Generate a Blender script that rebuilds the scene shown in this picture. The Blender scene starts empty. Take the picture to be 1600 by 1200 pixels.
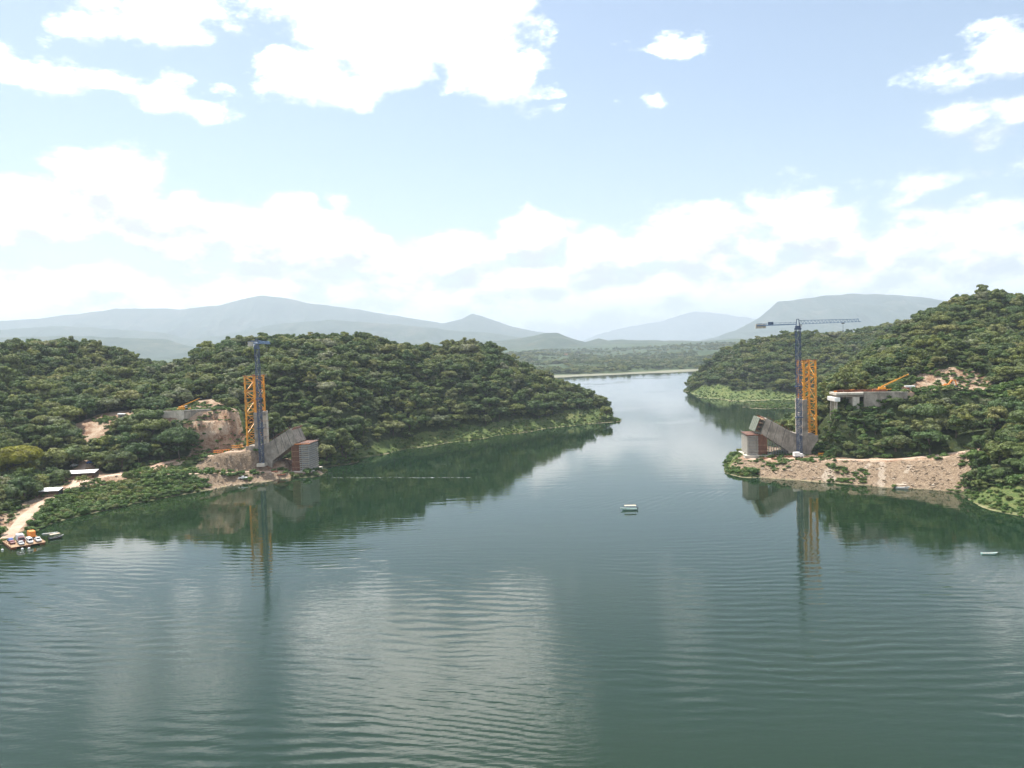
import bpy, math, random
import numpy as np
from mathutils import Vector, Matrix
R=math.radians
sc=bpy.context.scene
col=sc.collection
random.seed(7); rng=np.random.default_rng(7)
# ---------------------------------------------------------------- camera
cam_d=bpy.data.cameras.new('camera'); cam=bpy.data.objects.new('camera',cam_d); col.objects.link(cam)
cam_d.sensor_width=36; cam_d.lens=36*1232/1600; cam_d.clip_start=1; cam_d.clip_end=80000
CR=[(0.99955, -0.001338, -0.029966), (0.029996, 0.044578, 0.998555), (-0.0, -0.999005, 0.044598)]
m=Matrix.Identity(4)
for j in range(3):
    for i in range(3): m[i][j]=CR[j][i]
m[0][3],m[1][3],m[2][3]=0,0,74
cam.matrix_world=m; sc.camera=cam
# ---------------------------------------------------------------- exposure / cycles
sc.view_settings.view_transform='Standard'; sc.view_settings.look='None'
sc.view_settings.exposure=0.88; sc.view_settings.gamma=1; sc.view_settings.use_curve_mapping=False
sc.render.engine='CYCLES'
cy=sc.cycles; cy.use_adaptive_sampling=True; cy.adaptive_threshold=.03; cy.max_bounces=4; cy.diffuse_bounces=2; cy.glossy_bounces=3; cy.transmission_bounces=3
cy.transparent_max_bounces=4; cy.volume_bounces=1; cy.use_denoising=True; cy.caustics_reflective=False; cy.caustics_refractive=False
cy.sample_clamp_indirect=6
# ---------------------------------------------------------------- sun
SUN_EL,SUN_AZ=(65,-38)
sd=bpy.data.lights.new('sun','SUN'); sd.energy=5.0; sd.angle=R(0.53); sd.color=(1,.95,.87)
sun=bpy.data.objects.new('sun',sd); col.objects.link(sun)
sv=Vector((math.sin(R(SUN_AZ))*math.cos(R(SUN_EL)),math.cos(R(SUN_AZ))*math.cos(R(SUN_EL)),math.sin(R(SUN_EL))))
sun.rotation_euler=sv.to_track_quat('Z','Y').to_euler(); sun.location=(0,0,400)
# ---------------------------------------------------------------- world: Nishita sky with cumulus
class NT:
    def __init__(s,tree): s.t=tree; s.n=tree.nodes; s.l=tree.links
    def new(s,typ,**k):
        nd=s.n.new(typ)
        for a,b in k.items(): setattr(nd,a,b)
        return nd
    def put(s,sock,v):
        if isinstance(v,bpy.types.NodeSocket): s.l.new(v,sock)
        elif v is not None: sock.default_value=v
    def m(s,op,a,b=None,c=None,clamp=False):
        nd=s.new('ShaderNodeMath',operation=op); nd.use_clamp=clamp
        s.put(nd.inputs[0],a); s.put(nd.inputs[1],b); s.put(nd.inputs[2],c); return nd.outputs[0]
    def v(s,op,a,b=None,sc=None):
        nd=s.new('ShaderNodeVectorMath',operation=op); s.put(nd.inputs[0],a); s.put(nd.inputs[1],b)
        if sc is not None: s.put(nd.inputs['Scale'],sc)
        return nd.outputs[0]
    def noise(s,vec,scale,detail=4,rough=.55,dist=0,out='Fac'):
        nd=s.new('ShaderNodeTexNoise'); s.put(nd.inputs['Vector'],vec); nd.inputs['Scale'].default_value=scale
        nd.inputs['Detail'].default_value=detail; nd.inputs['Roughness'].default_value=rough; nd.inputs['Distortion'].default_value=dist
        return nd.outputs[out]
    def sstep(s,x,a,b,o0=0.,o1=1.):
        nd=s.new('ShaderNodeMapRange',interpolation_type='SMOOTHSTEP'); s.put(nd.inputs[0],x); s.put(nd.inputs[1],a); s.put(nd.inputs[2],b)
        nd.inputs[3].default_value=o0; nd.inputs[4].default_value=o1; return nd.outputs[0]
    def mix(s,f,a,b,blend='MIX'):
        nd=s.new('ShaderNodeMix',data_type='RGBA',blend_type=blend); s.put(nd.inputs[0],f)
        for i,v in ((6,a),(7,b)):
            if isinstance(v,tuple): v=(*v[:3],1)
            s.put(nd.inputs[i],v)
        return nd.outputs[2]
    def ramp(s,f,stops,interp='LINEAR'):
        nd=s.new('ShaderNodeValToRGB'); s.put(nd.inputs[0],f); cr=nd.color_ramp; cr.interpolation=interp
        while len(cr.elements)<len(stops): cr.elements.new(.5)
        for e,(p,c) in zip(cr.elements,stops): e.position=p; e.color=(*c,1)
        return nd.outputs[0]
    def xyz(s,x,y,z):
        nd=s.new('ShaderNodeCombineXYZ'); s.put(nd.inputs[0],x); s.put(nd.inputs[1],y); s.put(nd.inputs[2],z); return nd.outputs[0]
    def sep(s,v):
        nd=s.new('ShaderNodeSeparateXYZ'); s.put(nd.inputs[0],v); return nd.outputs
BLOBS=[(-0.129,0.383,0.171,0.076,1.300),(-0.020,0.338,0.077,0.045,1.100),(-0.239,0.335,0.065,0.035,1.000),(-0.179,0.313,0.055,0.018,0.700),(0.067,0.312,0.036,0.011,0.550),(-0.072,0.423,0.161,0.049,1.200),(-0.488,0.304,0.131,0.018,0.480),(-0.385,0.285,0.065,0.016,0.450),(-0.414,0.375,0.114,0.027,0.400),(-0.552,0.323,0.029,0.012,0.200),(-0.476,0.180,0.083,0.054,1.300),(-0.556,0.155,0.064,0.051,1.200),(-0.398,0.148,0.082,0.041,1.200),(-0.292,0.143,0.082,0.043,1.100),(-0.186,0.120,0.094,0.044,1.100),(-0.076,0.110,0.089,0.039,1.000),(0.017,0.133,0.050,0.047,1.150),(0.125,0.116,0.096,0.040,1.000),(0.242,0.129,0.115,0.038,0.900),(0.353,0.136,0.115,0.038,0.800),(0.449,0.170,0.059,0.023,0.600),(0.518,0.100,0.110,0.044,0.850),(0.545,0.230,0.059,0.024,0.340),(0.571,0.291,0.063,0.020,0.280),(0.560,0.175,0.047,0.011,0.300),(0.488,0.282,0.032,0.010,0.120),(0.284,0.353,0.023,0.006,0.080),(0.220,0.343,0.026,0.006,0.060),(-0.208,0.200,0.012,0.019,0.150),(0.050,0.284,0.019,0.006,0.100),(0.150,0.299,0.021,0.006,0.080)]
def cloud_group():
    g=bpy.data.node_groups.new('cloud_density','ShaderNodeTree')
    g.interface.new_socket('Dir',in_out='INPUT',socket_type='NodeSocketVector')
    g.interface.new_socket('Density',in_out='OUTPUT',socket_type='NodeSocketFloat')
    t=NT(g); gi=t.new('NodeGroupInput'); go=t.new('NodeGroupOutput'); d=t.v('NORMALIZE',gi.outputs[0])
    sq=t.v('MULTIPLY',d,(1,1,1.9))
    w=t.v('SUBTRACT',t.noise(sq,5.5,5,.6,out='Color'),(.5,.5,.5)); wx,wy,_=t.sep(w)
    x,y,z=t.sep(d)
    az0=t.m('ARCTAN2',x,y); el0=t.m('ARCSINE',z)
    az=t.m('MULTIPLY_ADD',wx,.13,az0); el=t.m('MULTIPLY_ADD',wy,.075,el0)
    best=None
    for a,e,ra,re,amp in BLOBS:
        p=t.m('MULTIPLY_ADD',az,1/ra,-a/ra); q=t.m('MULTIPLY_ADD',el,1/re,-e/re)
        s=t.m('MULTIPLY_ADD',t.m('MULTIPLY_ADD',p,p,t.m('MULTIPLY',q,q)),-.8*amp,.8*amp)
        best=s if best is None else t.m('SMOOTH_MAX',best,s,.25)
    band=t.m('MULTIPLY_ADD',t.m('SUBTRACT',el,.045),-12.,1.0); band=t.m('MINIMUM',band,1.0)
    best=t.m('SMOOTH_MAX',best,band,.2)
    # the rest of the sky carries the same scattered cumulus
    gen=t.m('MULTIPLY_ADD',t.noise(sq,2.4,2,.5),4.5,-2.35)
    inside=t.m('MULTIPLY',t.sstep(t.m('ABSOLUTE',az0),.62,.85,1.,0.),t.sstep(el0,.55,.75,1.,0.))
    gen=t.m('SUBTRACT',gen,t.m('MULTIPLY',inside,4.))
    best=t.m('MAXIMUM',best,gen); best=t.m('MAXIMUM',best,-1.5)
    f1=t.m('SUBTRACT',t.noise(sq,13,10,.62),.5); f2=t.m('SUBTRACT',t.noise(sq,40,8,.65),.5)
    vo=t.new('ShaderNodeTexVoronoi',feature='SMOOTH_F1'); vo.inputs['Scale'].default_value=17; vo.inputs['Smoothness'].default_value=.35
    t.l.new(t.v('ADD',sq,t.v('SCALE',w,sc=.12)),vo.inputs['Vector']); best=t.m('MULTIPLY_ADD',t.m('SUBTRACT',.48,vo.outputs['Distance']),.9,best)
    dn=t.m('MULTIPLY_ADD',f1,1.9,best); dn=t.m('MULTIPLY_ADD',f2,.7,dn)
    t.l.new(dn,go.inputs[0]); return g
w=bpy.data.worlds.new('World'); sc.world=w; w.use_nodes=True
t=NT(w.node_tree); t.n.clear()
WS=.12
sky=t.new('ShaderNodeTexSky',sky_type='NISHITA'); sky.sun_disc=False; sky.sun_elevation=R(SUN_EL); sky.sun_rotation=R(SUN_AZ)
sky.altitude=600; sky.air_density=1.0; sky.dust_density=1.4; sky.ozone_density=1.0
tc=t.new('ShaderNodeTexCoord'); D=tc.outputs['Generated']
cg=cloud_group()
def dens(vec):
    nd=t.new('ShaderNodeGroup'); nd.node_tree=cg; t.l.new(vec,nd.inputs[0]); return nd.outputs[0]
d0=dens(D); d1=dens(t.v('ADD',D,(float(sv.x)*.022,0,.026)))
mask=t.sstep(d0,-.18,.75)
lit=t.sstep(t.m('SUBTRACT',d1,d0),-.55,.40,1.,0.)
thick=t.sstep(d0,.5,1.6)
cb=t.m('MULTIPLY_ADD',lit,.76,.48); cb=t.m('MULTIPLY',cb,t.m('MULTIPLY_ADD',thick,-.06,1.0))
el=t.m('ARCSINE',t.sep(t.v('NORMALIZE',D))[2])
cb=t.m('MULTIPLY',cb,t.sstep(el,.20,.33,1.,2.4))          # high cumulus blown out, low deck greyer
cb=t.m('MULTIPLY',cb,1/WS)
cc=t.v('SCALE',(1.0,.995,.985),sc=cb)
skyc=t.mix(1.0,sky.outputs[0],(.93,.875,.785),'MULTIPLY')
out=t.mix(mask,skyc,cc)
w.cycles.sampling_method='NONE'
bg=t.new('ShaderNodeBackground'); t.l.new(out,bg.inputs[0]); bg.inputs[1].default_value=WS
wo=t.new('ShaderNodeOutputWorld'); t.l.new(bg.outputs[0],wo.inputs[0])
# ---------------------------------------------------------------- materials
def mat(name):
    m=bpy.data.materials.new(name); m.use_nodes=True; t=NT(m.node_tree); t.n.clear()
    o=t.new('ShaderNodeOutputMaterial'); b=t.new('ShaderNodeBsdfPrincipled'); t.l.new(b.outputs[0],o.inputs[0]); return m,t,b,o
def plain(name,c,rough=.6,var=.25,scale=.6,metal=0.,dirt=None,bump=0.):
    m,t,b,o=mat(name); g=t.new('ShaderNodeTexCoord').outputs['Object']
    n=t.noise(g,scale,6,.65); f=t.sstep(n,.3,.7,1-var,1+var*.6)
    c2=t.v('SCALE',c,sc=f)
    if dirt:
        n2=t.noise(t.v('MULTIPLY',g,(1,1,.25)),scale*1.7,5,.7); c2=t.mix(t.sstep(n2,.48,.68,0.,.8),c2,dirt)
    t.l.new(c2,b.inputs['Base Color']); b.inputs['Roughness'].default_value=rough; b.inputs['Metallic'].default_value=metal
    if bump:
        bp=t.new('ShaderNodeBump'); bp.inputs['Strength'].default_value=bump; bp.inputs['Distance'].default_value=.3
        t.l.new(t.noise(g,scale*4,6,.6),bp.inputs['Height']); t.l.new(bp.outputs[0],b.inputs['Normal'])
    return m
M={}
M['concrete']=plain('concrete',(.32,.28,.23),.85,.4,.22,dirt=(.14,.118,.095),bump=.4)
M['pale_concrete']=plain('pale_concrete',(.53,.485,.41),.85,.18,.3,dirt=(.35,.31,.25))
M['yellow']=plain('yellow_steel',(.78,.33,.02),.45,.2,.4,dirt=(.42,.17,.03))
M['blue']=plain('blue_steel',(.045,.075,.14),.5,.25,.5)
M['paleblue']=plain('pale_blue_steel',(.16,.24,.36),.5,.2,.5)
M['grey']=plain('galvanised_steel',(.30,.31,.31),.5,.25,.8,metal=.3)
M['dark']=plain('dark_steel',(.03,.032,.035),.5,.3,.8)
M['rust']=plain('rusty_steel',(.27,.085,.035),.8,.4,.7,dirt=(.14,.05,.025))
M['wood']=plain('formwork_wood',(.33,.21,.12),.85,.35,.8)
M['brown']=plain('brown_boards',(.15,.06,.032),.8,.35,.6,dirt=(.22,.11,.06))
M['green_form']=plain('green_formwork',(.15,.165,.125),.7,.25,.6)
M['white']=plain('white_paint',(.78,.78,.76),.45,.08,.8)
M['zinc']=plain('bright_sheet_roof',(.80,.80,.79),.4,.1,.5)
M['red']=plain('red_paint',(.36,.06,.04),.5,.2,.8)
M['orange']=plain('orange_paint',(.75,.24,.03),.5,.2,.8)
M['bluepaint']=plain('blue_paint',(.05,.12,.35),.4,.2,.8)
M['maroon']=plain('maroon_paint',(.16,.03,.03),.4,.2,.8)
M['silver']=plain('silver_paint',(.45,.46,.47),.35,.1,.8)
M['glass']=plain('dark_glass',(.02,.025,.03),.08,.1,.8)
M['tyre']=plain('tyre_rubber',(.02,.02,.02),.9,.2,.8)
M['aqua']=plain('aqua_paint',(.42,.66,.60),.4,.12,.8)
M['cream']=plain('cream_canvas',(.5,.41,.31),.8,.1,.8)
M['bark']=plain('bark',(.11,.085,.065),.9,.3,.6)
M['rock']=plain('broken_rock',(.30,.228,.160),.95,.35,.5)
M['paledust']=plain('pale_rock',(.36,.30,.23),.95,.25,.5)
M['grime_roof']=plain('hut_roof',(.5,.47,.43),.6,.2,.5)
M['skin']=plain('skin',(.3,.17,.11),.6,.1,1)
def dirt_mat():
    m,t,b,o=mat('packed_dirt'); g=t.new('ShaderNodeTexCoord').outputs['Object']
    c=t.ramp(t.noise(g,.12,8,.65),[(.3,(.29,.175,.115)),(.5,(.42,.30,.22)),(.7,(.50,.39,.30))]); t.l.new(c,b.inputs['Base Color']); b.inputs['Roughness'].default_value=.95
    bp=t.new('ShaderNodeBump'); bp.inputs['Strength'].default_value=.5; bp.inputs['Distance'].default_value=.5
    t.l.new(t.noise(g,.8,6,.6),bp.inputs['Height']); t.l.new(bp.outputs[0],b.inputs['Normal']); return m
M['dirt']=dirt_mat()
def leaf_mat(name,stops,trans=.22,vscale=.35):
    m,t,b,o=mat(name); oi=t.new('ShaderNodeObjectInfo'); geo=t.new('ShaderNodeNewGeometry')
    c=t.ramp(oi.outputs['Random'],stops)
    n=t.noise(geo.outputs['Position'],vscale,4,.6); c=t.v('SCALE',c,sc=t.sstep(n,.3,.72,.62,1.4))
    n2=t.noise(geo.outputs['Position'],.02,3,.5); c=t.mix(t.sstep(n2,.45,.7,0.,.32),c,t.v('MULTIPLY',c,(1.35,1.02,.75)))
    t.l.new(c,b.inputs['Base Color']); b.inputs['Roughness'].default_value=.6; b.inputs['Specular IOR Level'].default_value=.18
    tr=t.new('ShaderNodeBsdfTranslucent'); t.l.new(t.v('MULTIPLY',c,(1.2,1.35,.6)),tr.inputs[0])
    mx=t.new('ShaderNodeMixShader'); mx.inputs[0].default_value=trans
    t.l.new(b.outputs[0],mx.inputs[1]); t.l.new(tr.outputs[0],mx.inputs[2]); t.l.new(mx.outputs[0],o.inputs[0]); return m
M['leaf']=leaf_mat('foliage',[(0,(0.053,0.086,0.033)),(.18,(0.101,0.145,0.048)),(.36,(0.073,0.121,0.046)),(.55,(0.176,0.196,0.057)),(.68,(0.095,0.136,0.055)),(.82,(0.200,0.209,0.083)),(.92,(0.132,0.165,0.064)),(.97,(0.226,0.233,0.154)),(1,(0.077,0.121,0.040))])
M['scrubleaf']=leaf_mat('scrub_leaf',[(0,(.060,.110,.030)),(.4,(.085,.150,.040)),(.75,(.110,.165,.050)),(1,(.150,.160,.060))],.25)
M['yellowleaf']=leaf_mat('yellow_green_leaf',[(0,(.16,.17,.022)),(1,(.20,.20,.028))],.3)
M['darkleaf']=leaf_mat('dark_leaf',[(0,(0.053,0.093,0.033)),(1,(0.068,0.112,0.039))],.2)
M['brightleaf']=leaf_mat('bright_leaf',[(0,(.085,.135,.035)),(1,(.11,.16,.045))],.25)
def ground_mat():
    m,t,b,o=mat('hill_ground'); g=t.new('ShaderNodeNewGeometry').outputs['Position']
    def at(n):
        a=t.new('ShaderNodeAttribute'); a.attribute_name=n; return a.outputs['Fac']
    big=t.noise(g,.05,8,.65); fine=t.noise(g,.35,8,.7); det=t.noise(g,1.3,6,.7)
    forest=t.ramp(fine,[(.3,(.020,.032,.012)),(.55,(.045,.060,.022)),(.75,(.075,.070,.035))])
    grass=t.ramp(t.m('MULTIPLY_ADD',big,.5,t.m('MULTIPLY',fine,.5)),[(.36,(.056,.088,.028)),(.5,(.098,.132,.042)),(.62,(.16,.165,.065))])
    mid=t.noise(g,.14,5,.6); dirt=t.ramp(t.m('MULTIPLY_ADD',mid,.6,t.m('MULTIPLY',det,.4)),[(.34,(.13,.062,.036)),(.44,(.24,.145,.09)),(.53,(.35,.255,.175)),(.62,(.44,.36,.27))])
    rock=t.ramp(t.m('MULTIPLY_ADD',det,.6,t.m('MULTIPLY',fine,.4)),[(.32,(.10,.068,.044)),(.5,(.225,.165,.110)),(.66,(.38,.30,.215))])
    def mk(a): return t.sstep(t.m('MULTIPLY_ADD',t.m('SUBTRACT',fine,.5),.9,at(a)),.38,.58)
    c=t.mix(mk('grass'),forest,grass); c=t.mix(mk('dirt'),c,dirt); c=t.mix(mk('rock'),c,rock); c=t.mix(t.m('MULTIPLY',mk('pale'),.6),c,(.40,.34,.27))
    zz=t.sep(g)[2]                                               # drawdown rim: bare pale mud just above the water
    rim=t.sstep(t.m('MULTIPLY_ADD',t.m('SUBTRACT',fine,.5),2.2,zz),.1,.6,1.,0.); c=t.mix(t.m('MULTIPLY',rim,t.sstep(big,.38,.6,.1,.7)),c,(.30,.26,.16))
    t.l.new(c,b.inputs['Base Color']); b.inputs['Roughness'].default_value=.95; b.inputs['Specular IOR Level'].default_value=.15
    bp=t.new('ShaderNodeBump'); bp.inputs['Strength'].default_value=.8; bp.inputs['Distance'].default_value=1.2
    t.l.new(t.m('ADD',fine,t.m('MULTIPLY',det,.6)),bp.inputs['Height']); t.l.new(bp.outputs[0],b.inputs['Normal']); return m
M['ground']=ground_mat()
def far_mat(name,stops,sx,sheet=1.):
    m,t,b,o=mat(name); g=t.new('ShaderNodeNewGeometry').outputs['Position']
    n=t.m('MULTIPLY_ADD',t.noise(g,sx,9,.7),.6,t.m('MULTIPLY',t.noise(g,sx*6,6,.65),.4)); c=t.ramp(n,stops)
    if sheet is True: c=t.mix(t.sstep(t.m('MULTIPLY_ADD',t.noise(g,.006,4,.6),3.,t.sep(g)[2]),1.9,2.6,1.,0.),c,(.19,.19,.14))     # bare drawdown flats at the water
    t.l.new(c,b.inputs['Base Color'])
    b.inputs['Roughness'].default_value=1; b.inputs['Specular IOR Level'].default_value=.1; return m
M['plain']=far_mat('valley_floor',[(.34,(.020,.040,.018)),(.46,(.036,.060,.026)),(.54,(.062,.085,.038)),(.6,(.042,.066,.028)),(.68,(.18,.16,.095))],.004,True)
M['mountain']=far_mat('mountain_forest',[(.34,(.014,.028,.016)),(.5,(.034,.054,.028)),(.64,(.10,.095,.065))],.0016)
def water_mat():
    m,t,b,o=mat('lake_water'); g=t.new('ShaderNodeNewGeometry').outputs['Position']; x,y,z=t.sep(g)
    warp=t.v('SCALE',t.v('SUBTRACT',t.noise(g,.009,3,.5,out='Color'),(.5,.5,.5)),sc=26.); gw=t.v('ADD',t.v('ADD',g,warp),t.v('SCALE',t.v('SUBTRACT',t.noise(g,.06,3,.55,out='Color'),(.5,.5,.5)),sc=4.5))
    def bands(ang,wl,vec,ph=0.):
        d=(math.sin(ang)*2*math.pi/wl,math.cos(ang)*2*math.pi/wl,0)
        nd=t.new('ShaderNodeVectorMath',operation='DOT_PRODUCT'); t.put(nd.inputs[0],vec); nd.inputs[1].default_value=d
        return t.m('SINE',t.m('ADD',nd.outputs['Value'],ph))
    def rings(cx,cy,wl,vec):
        dd=t.v('SUBTRACT',vec,(cx,cy,0)); nd=t.new('ShaderNodeVectorMath',operation='LENGTH'); t.put(nd.inputs[0],dd); return t.m('SINE',t.m('MULTIPLY',nd.outputs['Value'],2*math.pi/wl))
    near=t.sstep(y,170.,330.,1.,.0)
    a1=t.m('MULTIPLY',t.sstep(t.noise(t.v('ADD',g,(40,10,0)),.012,3,.5),.38,.62),t.m('MULTIPLY_ADD',near,.95,.05))
    a2=t.sstep(t.noise(t.v('ADD',g,(-300,70,0)),.014,3,.5),.45,.66)
    a3=t.sstep(t.noise(t.v('ADD',g,(120,500,0)),.010,3,.5),.50,.68)
    h=t.m('MULTIPLY',bands(R(6),4.4,gw),t.m('MULTIPLY',a1,.030))
    h=t.m('MULTIPLY_ADD',bands(R(-9),6.1,gw,1.3),t.m('MULTIPLY',a1,.020),h)
    h=t.m('MULTIPLY_ADD',bands(R(16),2.7,gw,.4),t.m('MULTIPLY',a2,t.m('MULTIPLY_ADD',near,.010,.002)),h)
    h=t.m('MULTIPLY_ADD',rings(-60,480,4.2,gw),t.m('MULTIPLY',a3,.011),h)
    h=t.m('MULTIPLY_ADD',t.noise(t.v('MULTIPLY',g,(.35,1.,1.)),.9,3,.5),t.m('MULTIPLY_ADD',near,.040,.007),h)
    h=t.m('MULTIPLY_ADD',t.noise(t.v('MULTIPLY',g,(.5,1.,1.)),2.6,3,.6),t.m('MULTIPLY',near,.006),h)
    h=t.m('MULTIPLY_ADD',t.noise(t.v('MULTIPLY',g,(.3,1.,1.)),.16,2,.5),.035,h)
    bp=t.new('ShaderNodeBump'); bp.inputs['Strength'].default_value=1; bp.inputs['Distance'].default_value=1.0
    t.l.new(h,bp.inputs['Height']); t.l.new(bp.outputs[0],b.inputs['Normal'])
    c=t.ramp(t.noise(g,.006,4,.5),[(.35,(.008,.023,.012)),(.65,(.013,.026,.010))])
    t.l.new(c,b.inputs['Base Color']); b.inputs['Roughness'].default_value=.03; b.inputs['IOR'].default_value=1.333
    return m
M['water']=water_mat()
# ---------------------------------------------------------------- mesh builders
def tag(o,label=None,cat=None,group=None,kind=None):
    if label: o['label']=label
    if cat: o['category']=cat
    if group: o['group']=group
    if kind: o['kind']=kind
    return o
def link(o,parent=None):
    col.objects.link(o)
    if parent is not None: o.parent=parent
    return o
def empty(name,loc,rz=0.):
    o=bpy.data.objects.new(name,None); o.empty_display_size=1; o.location=loc; o.rotation_euler=(0,0,rz); return link(o)
def npmesh(name,v,f,mats,smooth=False,midx=None):
    me=bpy.data.meshes.new(name); v=np.asarray(v,np.float32)
    if isinstance(f,np.ndarray):
        n=f.shape[1]; me.vertices.add(len(v)); me.vertices.foreach_set('co',v.ravel()); me.loops.add(f.size); me.loops.foreach_set('vertex_index',f.ravel().astype(np.int32))
        me.polygons.add(len(f)); me.polygons.foreach_set('loop_start',np.arange(0,f.size,n,dtype=np.int32)); me.update(calc_edges=True)
    else: me.from_pydata([tuple(map(float,p)) for p in v],[],f); me.update()
    for mm in mats: me.materials.append(mm)
    if midx is not None: me.polygons.foreach_set('material_index',np.asarray(midx,np.int32))
    if smooth: me.polygons.foreach_set('use_smooth',[True]*len(me.polygons))
    return me
class MB:
    def __init__(s): s.v=[]; s.f=[]
    def add(s,vs,fs):
        k=len(s.v); s.v+= [tuple(p) for p in vs]; s.f+=[tuple(i+k for i in q) for q in fs]; return s
    def box(s,x0,x1,y0,y1,z0,z1):
        x0,x1=min(x0,x1),max(x0,x1)
        return s.add([(x0,y0,z0),(x1,y0,z0),(x1,y1,z0),(x0,y1,z0),(x0,y0,z1),(x1,y0,z1),(x1,y1,z1),(x0,y1,z1)],
            [(0,3,2,1),(4,5,6,7),(0,1,5,4),(1,2,6,5),(2,3,7,6),(3,0,4,7)])
    def bar(s,p,q,w,h=None,n=4):
        p,q=Vector(p),Vector(q); d=(q-p).normalized(); up=Vector((0,0,1)) if abs(d.z)<.95 else Vector((0,1,0))
        a=d.cross(up).normalized(); b=a.cross(d); h=h or w
        if n==4: ring=[(-1,-1),(1,-1),(1,1),(-1,1)]; ring=[(a*(i*w/2)+b*(j*h/2)) for i,j in ring]
        else: ring=[a*(math.cos(2*math.pi*i/n)*w/2)+b*(math.sin(2*math.pi*i/n)*h/2) for i in range(n)]
        vs=[p+r for r in ring]+[q+r for r in ring]
        return s.add(vs,[tuple(range(n-1,-1,-1)),tuple(range(n,2*n))]+[(i,(i+1)%n,n+(i+1)%n,n+i) for i in range(n)])
    def prism(s,prof,y0,y1):     # profile in x,z extruded along y
        n=len(prof); return s.add([(x,y0,z) for x,z in prof]+[(x,y1,z) for x,z in prof],[tuple(range(n)),tuple(range(2*n-1,n-1,-1))]+[(i,n+i,n+(i+1)%n,(i+1)%n) for i in range(n)])
    def build(s,name,m,parent=None,loc=None,bevel=0.):
        me=bpy.data.meshes.new(name); me.from_pydata(s.v,[],s.f); me.materials.append(m)
        import bmesh
        bm=bmesh.new(); bm.from_mesh(me); bmesh.ops.recalc_face_normals(bm,faces=bm.faces)
        if bevel: bmesh.ops.bevel(bm,geom=list(bm.edges),offset=bevel,segments=1,affect='EDGES')
        bm.to_mesh(me); bm.free(); me.update()
        o=bpy.data.objects.new(name,me)
        if loc: o.location=loc
        return link(o,parent)
def box(name,m,parent,x0,x1,y0,y1,z0,z1,bevel=0.): return MB().box(x0,x1,y0,y1,z0,z1).build(name,m,parent,bevel=bevel)
def copy_tree(o,parent=None):
    c=o.copy(); link(c,parent)
    for ch in list(o.children): copy_tree(ch,c)
    return c
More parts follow.
